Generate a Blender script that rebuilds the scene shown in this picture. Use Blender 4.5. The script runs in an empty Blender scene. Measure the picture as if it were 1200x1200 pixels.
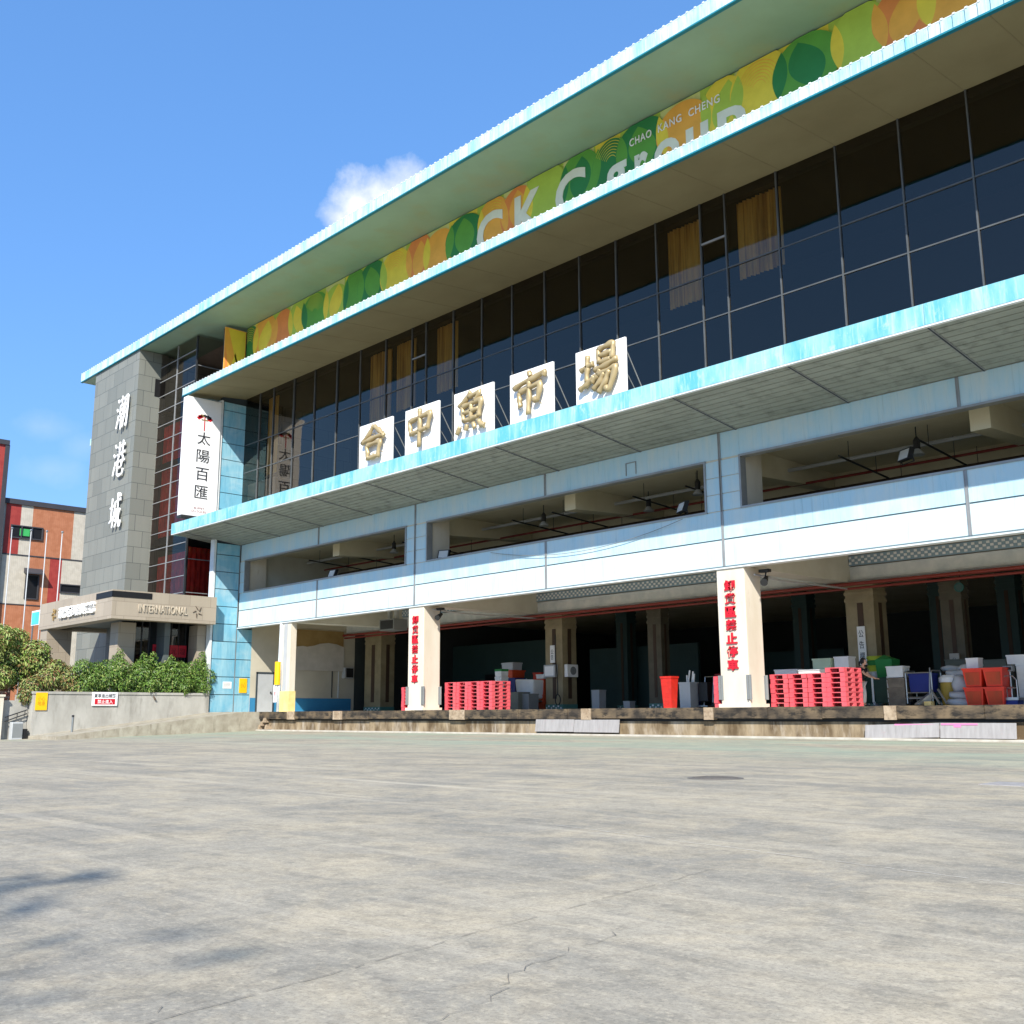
import bpy, bmesh, math, random
from mathutils import Vector, Matrix
random.seed(11)
C = bpy.context.scene.collection
SC = bpy.context.scene

# ------------------------------------------------------------------ camera
cam = bpy.data.cameras.new('Camera')
co = bpy.data.objects.new('Camera', cam)
C.objects.link(co)
SC.camera = co
cam.sensor_width = 36.0
cam.lens = 36.0 * 1215.07 / 1200.0
cam.clip_start = 0.05
cam.clip_end = 6000
PITCH, YAW, ROLL = 0.192575, -0.8086982, -0.0048329
_w = Vector((math.sin(YAW) * math.cos(PITCH), math.cos(YAW) * math.cos(PITCH), math.sin(PITCH)))
_r = Vector((math.cos(YAW), -math.sin(YAW), 0))
_u = _r.cross(_w)
_r2 = _r * math.cos(ROLL) + _u * math.sin(ROLL)
_u2 = -_r * math.sin(ROLL) + _u * math.cos(ROLL)
mw = Matrix.Identity(4)
for i in range(3):
    mw[i][0] = _r2[i]; mw[i][1] = _u2[i]; mw[i][2] = -_w[i]
mw[0][3], mw[1][3], mw[2][3] = 0, 0, 0.78
co.matrix_world = mw

# ------------------------------------------------------------------ sun, sky, exposure
SUN = Vector((0.75, -1.0, 1.0)).normalized()
sd = bpy.data.lights.new('sun', 'SUN')
sd.energy = 5.0
sd.angle = math.radians(0.5)
sd.color = (1.0, 0.94, 0.84)
so = bpy.data.objects.new('sun', sd)
C.objects.link(so)
so.rotation_euler = SUN.to_track_quat('Z', 'Y').to_euler()
so.location = (20, -30, 40)

W = bpy.data.worlds.new('World')
SC.world = W
W.use_nodes = True
wn = W.node_tree
wn.nodes.clear()
wo = wn.nodes.new('ShaderNodeOutputWorld')
bg = wn.nodes.new('ShaderNodeBackground')
bg.inputs[1].default_value = 0.14
sky = wn.nodes.new('ShaderNodeTexSky')
sky.sky_type = 'NISHITA'
sky.sun_disc = False
sky.sun_elevation = math.asin(SUN.z)
sky.sun_rotation = math.atan2(SUN.x, SUN.y)
sky.air_density = 1.0
sky.dust_density = 0.6
sky.ozone_density = 4.0
sky.altitude = 0
tc = wn.nodes.new('ShaderNodeTexCoord')
def wmath(op, a, b=None, c=None, clamp=False):
    n = wn.nodes.new('ShaderNodeMath'); n.operation = op; n.use_clamp = clamp
    for i, v in enumerate((a, b, c)):
        if v is None: continue
        if isinstance(v, (int, float)): n.inputs[i].default_value = v
        else: wn.links.new(v, n.inputs[i])
    return n.outputs[0]
# the one fair-weather cumulus over the roof and a few faint wisps, placed by compass direction
wnoise = wn.nodes.new('ShaderNodeTexNoise')
wnoise.inputs['Scale'].default_value = 16.0
wnoise.inputs['Detail'].default_value = 8.0
wnoise.inputs['Roughness'].default_value = 0.62
wn.links.new(tc.outputs['Generated'], wnoise.inputs['Vector'])
def puff(d, rad, gain, flat=1.0):
    d = Vector(d).normalized()
    s = wn.nodes.new('ShaderNodeVectorMath'); s.operation = 'SUBTRACT'
    wn.links.new(tc.outputs['Generated'], s.inputs[0]); s.inputs[1].default_value = d
    m = wn.nodes.new('ShaderNodeVectorMath'); m.operation = 'MULTIPLY'
    wn.links.new(s.outputs[0], m.inputs[0]); m.inputs[1].default_value = (1, 1, flat)
    l = wn.nodes.new('ShaderNodeVectorMath'); l.operation = 'LENGTH'
    wn.links.new(m.outputs[0], l.inputs[0])
    f = wmath('MULTIPLY', l.outputs['Value'], 1.0 / rad)
    f = wmath('SUBTRACT', 1.0, f)
    f = wmath('MULTIPLY_ADD', wmath('SUBTRACT', wnoise.outputs['Fac'], 0.5), 2.3, f)
    f = wmath('MULTIPLY', f, gain, clamp=True)
    return f
mask = None
for p in (((-0.732, 0.507, 0.455), 0.036, 1.25, 1.0), ((-0.716, 0.520, 0.466), 0.030, 1.1, 1.2), ((-0.744, 0.494, 0.448), 0.024, 0.9, 1.3),
          ((-0.700, 0.535, 0.466), 0.036, 1.0, 1.2)):
    f = puff(*p)
    mask = f if mask is None else wmath('MAXIMUM', mask, f)
for p in (((-0.918, 0.308, 0.249), 0.035, 0.13, 2.5), ((-0.922, 0.322, 0.213), 0.035, 0.14, 2.5), ((-0.905, 0.345, 0.235), 0.03, 0.12, 2.0)):
    mask = wmath('MAXIMUM', mask, puff(*p))
mask = wmath('MULTIPLY', mask, 0.95)
mix = wn.nodes.new('ShaderNodeMix'); mix.data_type = 'RGBA'
wn.links.new(mask, mix.inputs[0])
hsv = wn.nodes.new('ShaderNodeHueSaturation')
hsv.inputs['Saturation'].default_value = 1.18
hsv.inputs['Value'].default_value = 1.15
wn.links.new(sky.outputs[0], hsv.inputs['Color'])
gm = wn.nodes.new('ShaderNodeGamma'); gm.inputs['Gamma'].default_value = 0.5
wn.links.new(hsv.outputs[0], gm.inputs['Color'])
tint = wn.nodes.new('ShaderNodeMix'); tint.data_type = 'RGBA'; tint.blend_type = 'MULTIPLY'; tint.inputs[0].default_value = 1.0
wn.links.new(gm.outputs[0], tint.inputs[6]); tint.inputs[7].default_value = (1.0, 1.475, 2.2, 1)
wn.links.new(tint.outputs[2], mix.inputs[6])
mix.inputs[7].default_value = (5.0, 5.2, 5.5, 1)
wn.links.new(mix.outputs[2], bg.inputs[0])
wn.links.new(bg.outputs[0], wo.inputs[0])

SC.view_settings.view_transform = 'Standard'
SC.view_settings.look = 'None'
SC.view_settings.exposure = 0.62
SC.view_settings.gamma = 1.0
SC.render.engine = 'CYCLES'
SC.cycles.max_bounces = 10
SC.cycles.diffuse_bounces = 5
SC.cycles.transparent_max_bounces = 12

# ------------------------------------------------------------------ materials
def lin(c):
    """sRGB 0-255 -> linear"""
    o = []
    for v in c:
        v /= 255.0
        o.append(v / 12.92 if v <= 0.04045 else ((v + 0.055) / 1.055) ** 2.4)
    return tuple(o) + (1.0,)

class NT:
    def __init__(self, name):
        self.m = bpy.data.materials.new(name)
        self.m.use_nodes = True
        self.t = self.m.node_tree
        self.b = self.t.nodes['Principled BSDF']
        self.c = self.t.nodes.new('ShaderNodeTexCoord')
    def link(self, a, b): self.t.links.new(a, b)
    def node(self, k, **kw):
        n = self.t.nodes.new(k)
        for a, v in kw.items(): setattr(n, a, v)
        return n
    def vec(self, scale=(1, 1, 1)):
        mp = self.node('ShaderNodeMapping')
        mp.inputs['Scale'].default_value = scale
        self.link(self.c.outputs['Object'], mp.inputs['Vector'])
        return mp.outputs[0]
    def noise(self, scale, vs=(1, 1, 1), detail=5.0, rough=0.6, dist=0.0):
        n = self.node('ShaderNodeTexNoise')
        n.inputs['Scale'].default_value = scale
        n.inputs['Detail'].default_value = detail
        n.inputs['Roughness'].default_value = rough
        n.inputs['Distortion'].default_value = dist
        self.link(self.vec(vs), n.inputs['Vector'])
        return n.outputs['Fac']
    def ramp(self, fac, lo, hi):
        n = self.node('ShaderNodeMapRange')
        n.inputs[1].default_value = lo; n.inputs[2].default_value = hi
        self.link(fac, n.inputs[0])
        return n.outputs[0]
    def mixc(self, fac, a, b):
        n = self.node('ShaderNodeMix', data_type='RGBA')
        for s, v in ((0, fac), (6, a), (7, b)):
            if isinstance(v, (tuple, list)): n.inputs[s].default_value = v if len(v) == 4 else tuple(v) + (1,)
            elif isinstance(v, (int, float)): n.inputs[s].default_value = v
            else: self.link(v, n.inputs[s])
        return n.outputs[2]
    def mul(self, a, k):
        n = self.node('ShaderNodeMath', operation='MULTIPLY')
        self.link(a, n.inputs[0])
        if isinstance(k, (int, float)): n.inputs[1].default_value = k
        else: self.link(k, n.inputs[1])
        return n.outputs[0]
    def bump(self, fac, strength=0.3, dist=0.02):
        n = self.node('ShaderNodeBump')
        n.inputs['Strength'].default_value = strength
        n.inputs['Distance'].default_value = dist
        self.link(fac, n.inputs['Height'])
        self.link(n.outputs[0], self.b.inputs['Normal'])

def M(name, col, rough=0.7, metal=0.0, spec=0.4, alt=None, scale=1.5, vs=(1, 1, 1), lo=0.35, hi=0.7, grime=None, gscale=6.0, gvs=(1, 1, 1), glo=0.5, ghi=0.75, bump=0.0):
    n = NT(name)
    n.b.inputs['Roughness'].default_value = rough
    n.b.inputs['Metallic'].default_value = metal
    n.b.inputs['Specular IOR Level'].default_value = spec
    c = tuple(col)[:3] + (1,)
    if alt is None: alt = tuple(v * 0.86 for v in c[:3])
    f = n.noise(scale, vs)
    out = n.mixc(n.ramp(f, lo, hi), c, tuple(alt)[:3] + (1,))
    if grime:
        g = n.noise(gscale, gvs, 6.0, 0.65)
        out = n.mixc(n.ramp(g, glo, ghi), out, tuple(grime)[:3] + (1,))
    n.link(out, n.b.inputs['Base Color'])
    if bump:
        n.bump(n.noise(30.0, (1, 1, 1), 6.0), bump, 0.01)
    return n.m

MAT = {}
def setup_materials():
    m = MAT
    # the lot: worn pale concrete with darker tyre polish, pale scrapes, hairline cracks, a green tint by the dock
    n = NT('lot_concrete')
    n.b.inputs['Roughness'].default_value = 0.82
    n.b.inputs['Specular IOR Level'].default_value = 0.25
    mp = n.node('ShaderNodeMapping')
    mp.inputs['Rotation'].default_value = (0, 0, math.radians(-60))
    mp.inputs['Scale'].default_value = (0.75, 1.2, 1)
    n.link(n.c.outputs['Object'], mp.inputs['Vector'])
    def tex(scale, detail, rough, vec, dist=0.0):
        t = n.node('ShaderNodeTexNoise'); t.inputs['Scale'].default_value = scale
        t.inputs['Detail'].default_value = detail; t.inputs['Roughness'].default_value = rough
        t.inputs['Distortion'].default_value = dist
        n.link(vec, t.inputs['Vector']); return t.outputs['Fac']
    mpb = n.node('ShaderNodeMapping'); mpb.inputs['Rotation'].default_value = (0, 0, math.radians(-74)); mpb.inputs['Scale'].default_value = (0.25, 2.2, 1)
    n.link(n.c.outputs['Object'], mpb.inputs['Vector'])
    mpc = n.node('ShaderNodeMapping'); mpc.inputs['Rotation'].default_value = (0, 0, math.radians(-52)); mpc.inputs['Scale'].default_value = (0.2, 2.2, 1)
    n.link(n.c.outputs['Object'], mpc.inputs['Vector'])
    big = tex(0.42, 9, 0.66, mp.outputs[0], 0.5)
    base = n.mixc(n.ramp(big, 0.41, 0.59), lin((168, 160, 141)), lin((140, 136, 124)))
    mid = n.noise(1.3, (1, 1, 1), 11, 0.74, 0.6)
    base = n.mixc(n.mul(n.ramp(mid, 0.45, 0.60), 0.5), base, lin((196, 181, 150)))
    mid2 = n.noise(2.9, (1, 1, 1), 10, 0.75, 0.3)
    base = n.mixc(n.mul(n.ramp(mid2, 0.50, 0.62), 0.42), base, lin((110, 108, 98)))
    st1 = tex(1.5, 9, 0.72, mpb.outputs[0], 0.3); st2 = tex(1.2, 9, 0.72, mpc.outputs[0], 0.3)
    base = n.mixc(n.mul(n.ramp(st1, 0.52, 0.66), 0.40), base, lin((198, 186, 160)))
    base = n.mixc(n.mul(n.ramp(st2, 0.52, 0.64), 0.30), base, lin((114, 112, 103)))
    fine = n.noise(11.0, (1, 1, 1), 9, 0.8)
    base = n.mixc(n.mul(n.ramp(fine, 0.46, 0.62), 0.34), base, lin((100, 94, 84)))
    base = n.mixc(n.mul(n.ramp(n.noise(26.0, (1, 1, 1), 6, 0.8), 0.52, 0.66), 0.46), base, lin((206, 194, 168)))
    # oil drips and dark specks
    vs_ = n.node('ShaderNodeTexVoronoi'); vs_.inputs['Scale'].default_value = 1.4
    n.link(n.c.outputs['Object'], vs_.inputs['Vector'])
    sp = n.node('ShaderNodeMapRange'); sp.inputs[1].default_value = .03; sp.inputs[2].default_value = .075; sp.inputs[3].default_value = 1; sp.inputs[4].default_value = 0
    n.link(vs_.outputs['Distance'], sp.inputs[0])
    base = n.mixc(n.mul(n.mul(sp.outputs[0], n.ramp(n.noise(0.9, (1, 1, 1), 3), 0.5, 0.6)), 0.5), base, lin((84, 80, 76)))
    # long pale sweeps of dried slurry
    mp2 = n.node('ShaderNodeMapping'); mp2.inputs['Rotation'].default_value = (0, 0, math.radians(-66)); mp2.inputs['Scale'].default_value = (0.10, 2.2, 1)
    n.link(n.c.outputs['Object'], mp2.inputs['Vector'])
    base = n.mixc(n.mul(n.ramp(tex(0.8, 8, 0.66, mp2.outputs[0], 1.0), 0.56, 0.70), 0.45), base, lin((206, 195, 172)))
    # green floor paint left in patches near the dock
    sx = n.node('ShaderNodeSeparateXYZ'); n.link(n.c.outputs['Object'], sx.inputs[0])
    near = n.ramp(sx.outputs['Y'], 13.0, 20.0)
    gp = n.mul(n.ramp(n.noise(0.22, (0.6, 1.4, 1), 6, 0.6, 0.6), 0.40, 0.62), near)
    base = n.mixc(n.mul(gp, 0.55), base, lin((140, 164, 144)))
    # cracks
    v = n.node('ShaderNodeTexVoronoi', feature='DISTANCE_TO_EDGE')
    v.inputs['Scale'].default_value = 0.16
    ad = n.node('ShaderNodeVectorMath', operation='MULTIPLY_ADD')
    nn = n.node('ShaderNodeTexNoise'); nn.inputs['Scale'].default_value = 1.6; nn.inputs['Detail'].default_value = 6
    n.link(n.c.outputs['Object'], nn.inputs['Vector'])
    n.link(nn.outputs['Color'], ad.inputs[0]); ad.inputs[1].default_value = (0.9, 0.9, 0); n.link(n.c.outputs['Object'], ad.inputs[2])
    n.link(ad.outputs[0], v.inputs['Vector'])
    ck = n.node('ShaderNodeMapRange'); ck.inputs[1].default_value = 0.0; ck.inputs[2].default_value = 0.0022; ck.inputs[3].default_value = 1; ck.inputs[4].default_value = 0
    n.link(v.outputs['Distance'], ck.inputs[0])
    brk = n.ramp(n.noise(0.8, (1, 1, 1), 3), 0.52, 0.6)
    base = n.mixc(n.mul(n.mul(ck.outputs[0], brk), 0.22), base, lin((70, 66, 62)))
    gr = n.noise(60.0, (1, 1, 1), 6, 0.85)
    base = n.mixc(n.mul(n.ramp(gr, 0.50, 0.60), 0.42), base, lin((92, 88, 82)))
    cool = n.node('ShaderNodeMix', data_type='RGBA', blend_type='MULTIPLY'); cool.inputs[0].default_value = 1.0
    n.link(base, cool.inputs[6]); cool.inputs[7].default_value = (0.975, 0.98, 1.0, 1); base = cool.outputs[2]
    n.link(base, n.b.inputs['Base Color'])
    n.bump(n.noise(45, (1, 1, 1), 8, 0.7), 0.25, 0.006)
    m['lot'] = n.m

    # pale blue facade panels: faded paint running down in streaks
    def panel(name, a, b, c2, vlo=0.42, vhi=0.68):
        n = NT(name)
        n.b.inputs['Roughness'].default_value = 0.5
        n.b.inputs['Specular IOR Level'].default_value = 0.35
        s = n.noise(1.6, (1.0, 1.0, 0.22), 7, 0.65)
        o = n.mixc(n.ramp(s, vlo, vhi), a, b)
        d = n.noise(5.0, (1.5, 1.5, 0.12), 8, 0.7)
        o = n.mixc(n.mul(n.ramp(d, 0.52, 0.70), 0.6), o, c2)
        g = n.noise(8.0, (1.3, 1.3, 0.05), 6, 0.75)
        o = n.mixc(n.mul(n.ramp(g, 0.58, 0.72), 0.38), o, tuple(v * 0.45 for v in c2[:3]) + (1,))
        f = n.noise(0.5, (1, 1, 1.4), 8, 0.7, 0.8)
        o = n.mixc(n.mul(n.ramp(f, 0.48, 0.66), 0.35), o, lin((196, 208, 208)))
        n.link(o, n.b.inputs['Base Color'])
        return n.m
    m['band_low'] = panel('pale_blue_panel', lin((198, 214, 219)), lin((186, 207, 214)), lin((160, 184, 190)))  # paler than the sill row, sunlit whiteness put into the colour
    m['band_up'] = panel('sky_blue_panel', lin((170, 204, 220)), lin((192, 208, 212)), lin((138, 188, 206)))
    m['wing_panel'] = panel('cyan_panel', lin((110, 172, 196)), lin((146, 190, 204)), lin((86, 150, 178)))
    n = NT('turquoise_fascia'); n.b.inputs['Roughness'].default_value = 0.5
    a = n.noise(1.1, (1, 1, .3), 6, .6); o = n.mixc(n.ramp(a, .40, .60), lin((92, 172, 190)), lin((148, 194, 202)))
    d = n.noise(5.5, (1, 1, .10), 7, .75); o = n.mixc(n.mul(n.ramp(d, .50, .64), .75), o, lin((178, 206, 208)))
    e2 = n.noise(3.0, (1, 1, .9), 6, .7); o = n.mixc(n.mul(n.ramp(e2, .58, .72), .6), o, lin((192, 208, 206)))
    g = n.noise(9.0, (1, 1, .06), 5, .7); o = n.mixc(n.mul(n.ramp(g, .60, .74), .35), o, lin((96, 130, 128)))
    n.link(o, n.b.inputs['Base Color']); m['fascia'] = n.m
    m['fascia_rib'] = panel('ribbed_fascia', lin((138, 190, 198)), lin((196, 210, 210)), lin((96, 176, 194)), 0.35, 0.6)
    m['fascia_edge'] = M('teal_edge', lin((20, 120, 140)), 0.5)
    m['white_edge'] = M('white_metal_trim', lin((222, 226, 226)), 0.45, alt=lin((190, 200, 204)))
    m['joint'] = M('joint_grey', lin((96, 116, 124)), 0.7)
    m['joint_dark'] = M('joint_dark', lin((52, 62, 68)), 0.8)
    m['soffit_plank'] = M('soffit_plank', lin((150, 157, 149)), 0.6, alt=lin((134, 141, 133)), scale=0.8, vs=(0.4, 1, 1), grime=lin((108, 114, 106)), gscale=2.0)
    m['soffit_olive'] = M('soffit_olive', lin((136, 130, 98)), 0.7, alt=lin((126, 119, 88)), scale=0.5, grime=lin((134, 125, 94)), gscale=0.8, glo=0.5, ghi=0.9)
    m['soffit_green'] = M('soffit_green', lin((148, 178, 160)), 0.6, alt=lin((138, 166, 148)), scale=0.4, grime=lin((152, 164, 136)), gscale=0.6, glo=0.5, ghi=0.8)
    m['white_paint'] = M('white_column_paint', lin((214, 206, 190)), 0.6, alt=lin((200, 190, 170)), scale=1.2, vs=(1, 1, 0.3), grime=lin((176, 160, 134)), gscale=3, gvs=(1, 1, .25), glo=0.62, ghi=0.85)
    m['white_sign'] = M('white_sign_sheet', lin((238, 238, 236)), 0.35, alt=lin((228, 230, 230)))
    m['concrete_in'] = M('interior_concrete', lin((206, 206, 194)), 0.85, alt=lin((190, 188, 174)), scale=0.7)
    m['ceiling_in'] = M('interior_ceiling', lin((220, 212, 184)), 0.85, alt=lin((204, 194, 162)), scale=0.5)
    m['dark_in'] = M('dark_interior', lin((58, 64, 62)), 0.8)  # near-black look of the unlit hall put into the wall colour
    m['dark_floor'] = M('shaded_hall_floor', lin((74, 74, 70)), 0.45)  # floor colour darkened to carry the shade of the unlit hall
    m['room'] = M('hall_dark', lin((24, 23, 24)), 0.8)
    m['brown_room'] = M('brown_room_wall', lin((120, 104, 92)), 0.8, alt=lin((96, 84, 76)), scale=0.4)
    m['wood_floor'] = M('wood_floor', lin((150, 124, 100)), 0.6)
    m['beige_wall'] = M('beige_wall', lin((190, 184, 166)), 0.8, alt=lin((178, 172, 154)), scale=0.8)
    m['blue_dado'] = M('blue_dado', lin((52, 128, 172)), 0.6)
    m['teal_wall'] = M('teal_partition', lin((50, 74, 72)), 0.6)
    m['tile_beige'] = M('beige_column_tile', lin((150, 138, 108)), 0.55, alt=lin((130, 118, 90)), scale=2)
    m['tile_shaded'] = M('shaded_column_tile', lin((96, 90, 74)), 0.6, alt=lin((80, 76, 62)), scale=2)  # darker copy of the beige tile, dim hall light put into the colour
    m['tile_green'] = M('green_tile_base', lin((80, 128, 122)), 0.4)
    m['brown'] = M('brown_strip', lin((70, 52, 38)), 0.6)
    m['steel'] = M('galvanised', lin((168, 172, 172)), 0.35, 0.85)
    m['dark_metal'] = M('dark_metal', lin((44, 46, 48)), 0.5)
    m['black'] = M('black_plastic', lin((24, 24, 26)), 0.5)
    m['grey_plastic'] = M('grey_plastic', lin((128, 132, 132)), 0.6)
    m['lightgrey'] = M('light_grey_plastic', lin((176, 180, 182)), 0.5)
    m['pipe_red'] = M('red_fire_pipe', lin((132, 52, 44)), 0.5)
    m['lamp_glass'] = M('lamp_glass', lin((220, 222, 220)), 0.2)
    m['mullion'] = M('aluminium_mullion', lin((150, 152, 152)), 0.4, 0.2, alt=lin((132, 134, 136)))
    m['window_bar'] = M('window_bar', lin((88, 92, 94)), 0.45, alt=lin((74, 78, 80)))
    m['curtain'] = M('mustard_curtain', lin((236, 196, 96)), 0.8, alt=lin((176, 134, 56)), scale=7, vs=(1, 1, 0.03), lo=0.42, hi=0.6)
    m['red_curtain'] = M('red_curtain', lin((206, 58, 46)), 0.7, alt=lin((136, 26, 22)), scale=5, vs=(1, 1, 0.25), lo=0.35, hi=0.65, grime=lin((150, 96, 40)), gscale=1.4, glo=0.56, ghi=0.72)
    # clear dark glazing: part seen through, part mirror, by Fresnel
    def glass(name, tint, ior, rough=0.0, bumpy=0.0):
        n = NT(name)
        out = n.t.nodes['Material Output']
        tr = n.node('ShaderNodeBsdfTransparent'); tr.inputs[0].default_value = tint
        gl = n.node('ShaderNodeBsdfGlossy'); gl.inputs[0].default_value = (1.0, 0.90, 0.78, 1); gl.inputs['Roughness'].default_value = rough
        fr = n.node('ShaderNodeFresnel'); fr.inputs[0].default_value = ior
        mx = n.node('ShaderNodeMixShader')
        if bumpy:
            bp = n.node('ShaderNodeBump'); bp.inputs['Strength'].default_value = bumpy; bp.inputs['Distance'].default_value = 0.05
            n.link(n.noise(0.5, (1, 1, 1), 2), bp.inputs['Height'])
            n.link(bp.outputs[0], gl.inputs['Normal'])
        n.link(fr.outputs[0], mx.inputs[0]); n.link(tr.outputs[0], mx.inputs[1]); n.link(gl.outputs[0], mx.inputs[2])
        n.link(mx.outputs[0], out.inputs[0])
        return n.m
    m['glass'] = glass('tinted_glass', (0.66, 0.62, 0.58, 1), 1.7, 0.0, 0.08)
    m['glass_red'] = glass('bronze_glass', (0.90, 0.80, 0.76, 1), 1.38, 0.0, 0.05)
    m['glass_dark'] = glass('dark_glass', (0.20, 0.22, 0.24, 1), 1.55)
    # granite slabs
    def slabs(name, a, b, g, sz, mortar=0.012, rot=None, bias=0.0):
        n = NT(name)
        n.b.inputs['Roughness'].default_value = 0.55
        sx = n.node('ShaderNodeSeparateXYZ'); n.link(n.c.outputs['Object'], sx.inputs[0])
        add = n.node('ShaderNodeMath', operation='ADD'); n.link(sx.outputs['X'], add.inputs[0]); n.link(sx.outputs['Y'], add.inputs[1])
        cb = n.node('ShaderNodeCombineXYZ'); n.link(add.outputs[0], cb.inputs[0]); n.link(sx.outputs['Z'], cb.inputs[1])
        br = n.node('ShaderNodeTexBrick')
        br.inputs['Color1'].default_value = a; br.inputs['Color2'].default_value = b; br.inputs['Mortar'].default_value = g
        br.inputs['Scale'].default_value = 1.0; br.inputs['Mortar Size'].default_value = mortar
        br.inputs['Brick Width'].default_value = sz[0]; br.inputs['Row Height'].default_value = sz[1]
        br.inputs['Bias'].default_value = bias
        br.offset = 0.37
        n.link(cb.outputs[0], br.inputs['Vector'])
        sp = n.ramp(n.noise(60, (1, 1, 1), 3, 0.8), 0.35, 0.7)
        o = n.mixc(n.mul(sp, 0.35), br.outputs['Color'], tuple(v * 0.55 for v in a[:3]) + (1,))
        st = n.ramp(n.noise(0.9, (1.5, 1.5, 0.12), 6, 0.65), 0.45, 0.75)
        o = n.mixc(n.mul(st, 0.35), o, tuple(v * 0.62 for v in a[:3]) + (1,))
        n.link(o, n.b.inputs['Base Color'])
        return n.m
    m['granite'] = slabs('grey_granite_slabs', lin((132, 134, 126)), lin((118, 121, 114)), lin((70, 76, 74)), (1.35, 0.98), 0.016)
    m['porch_granite'] = slabs('pink_granite_slabs', lin((172, 160, 142)), lin((160, 148, 130)), lin((128, 116, 102)), (1.2, 0.73), 0.010)
    m['dark_granite'] = slabs('dark_granite_slabs', lin((96, 104, 104)), lin((84, 92, 92)), lin((48, 52, 52)), (1.3, 1.0), 0.012)
    m['planter_concrete'] = M('planter_concrete', lin((176, 174, 166)), 0.85, alt=lin((150, 148, 140)), scale=1.3, vs=(1, 1, 0.5), grime=lin((116, 114, 106)), gscale=2.2, gvs=(1, 1, .2), glo=0.55, ghi=0.8, bump=0.2)
    m['ramp_concrete'] = M('ramp_concrete', lin((170, 164, 148)), 0.85, alt=lin((140, 132, 116)), scale=2, grime=lin((104, 94, 78)), gscale=3, gvs=(1, 1, .3), glo=0.52, ghi=0.8, bump=0.2)
    m['dock_top'] = M('dock_top_concrete', lin((196, 192, 182)), 0.7, alt=lin((176, 172, 162)))
    m['dock_edge'] = M('dock_edge_beam', lin((112, 96, 74)), 0.85, alt=lin((66, 58, 48)), scale=1.6, vs=(0.8, 1, 1.8), lo=0.36, hi=0.60, grime=lin((40, 36, 31)), gscale=3.2, gvs=(0.8, 1, 2.0), glo=0.48, ghi=0.62, bump=0.35)
    m['dock_patch'] = M('dock_patch', lin((178, 160, 136)), 0.85, alt=lin((140, 120, 96)), scale=4, grime=lin((96, 82, 66)), gscale=9)
    m['dock_wall'] = M('stained_dock_wall', lin((150, 134, 108)), 0.85, alt=lin((92, 76, 54)), scale=1.1, vs=(1.6, 1, 0.6), lo=0.38, hi=0.60, grime=lin((178, 168, 152)), gscale=2.0, gvs=(1.4, 1, 0.35), glo=0.52, ghi=0.78, bump=0.3)
    m['kerb'] = M('kerb_concrete', lin((188, 184, 172)), 0.85, alt=lin((160, 152, 138)), scale=2)
    m['sheet'] = M('weathered_white_sheet', lin((160, 157, 155)), 0.6, alt=lin((140, 137, 135)), scale=5, vs=(2, 1, .3), grime=lin((160, 140, 140)), gscale=7, glo=.6, ghi=.8)
    m['pink_paint'] = M('pink_paint', lin((226, 130, 176)), 0.7)
    m['gold'] = M('gold_paint', lin((178, 160, 120)), 0.42, 0.25, alt=lin((160, 142, 104)), scale=2)
    m['red_letter'] = M('red_letter', lin((196, 26, 44)), 0.5)
    m['dark_letter'] = M('dark_letter', lin((48, 50, 56)), 0.5)
    m['white_letter'] = M('white_letter', lin((240, 240, 238)), 0.5)
    m['banner_letter'] = M('banner_letter', lin((226, 230, 214)), 0.5)
    m['sand_letter'] = M('sand_letter', lin((190, 178, 158)), 0.5)
    m['pallet'] = M('red_pallet_plastic', lin((202, 72, 82)), 0.5, alt=lin((196, 92, 98)), scale=2.5, grime=lin((204, 122, 124)), gscale=2.0, glo=.55, ghi=.8)
    m['tub_red'] = M('orange_red_tub', lin((224, 62, 36)), 0.45, alt=lin((200, 46, 26)))
    m['tub_lit'] = M('red_ribbed_bin', lin((196, 40, 28)), 0.5, alt=lin((170, 34, 24)), scale=5, grime=lin((150, 60, 46)), gscale=6, glo=.55, ghi=.8)
    m['tub_inner'] = M('worn_tub_side', lin((186, 62, 28)), 0.55, alt=lin((150, 64, 30)), scale=4, vs=(1, 1, .4))
    m['orange'] = M('orange_crate', lin((204, 78, 40)), 0.5)
    m['blue_crate'] = M('blue_crate', lin((26, 44, 120)), 0.5)
    m['green'] = M('green_basket', lin((40, 130, 64)), 0.5)
    m['lime'] = M('yellow_green_basket', lin((176, 190, 60)), 0.5)
    m['darkgreen'] = M('dark_green_bin', lin((22, 58, 50)), 0.5)
    m['foam'] = M('white_foam', lin((232, 232, 228)), 0.7)
    m['crate_brown'] = M('brown_grey_crate', lin((128, 118, 102)), 0.7, alt=lin((100, 92, 80)), scale=4)
    m['crate_grey'] = M('grey_green_crate', lin((110, 114, 104)), 0.7)
    m['yellow'] = M('yellow_vinyl', lin((244, 190, 20)), 0.5)
    m['pale_yellow'] = M('faded_yellow_paint', lin((226, 204, 140)), 0.6, alt=lin((214, 190, 120)), scale=3)
    m['brown_board'] = M('brown_board', lin((150, 126, 80)), 0.7, alt=lin((134, 110, 66)))
    m['grey_board'] = M('torn_grey_board', lin((188, 184, 176)), 0.8, alt=lin((172, 168, 160)))
    m['leaf'] = M('hedge_leaf', (0.075, 0.165, 0.022), 0.45, alt=(0.15, 0.25, 0.04), scale=2.5)
    m['leaf_light'] = M('light_leaf', (0.21, 0.29, 0.06), 0.5, alt=(0.30, 0.33, 0.11), scale=3)
    m['leaf_red'] = M('croton_leaf', (0.20, 0.10, 0.045), 0.5, alt=(0.20, 0.19, 0.05), scale=3)
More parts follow.
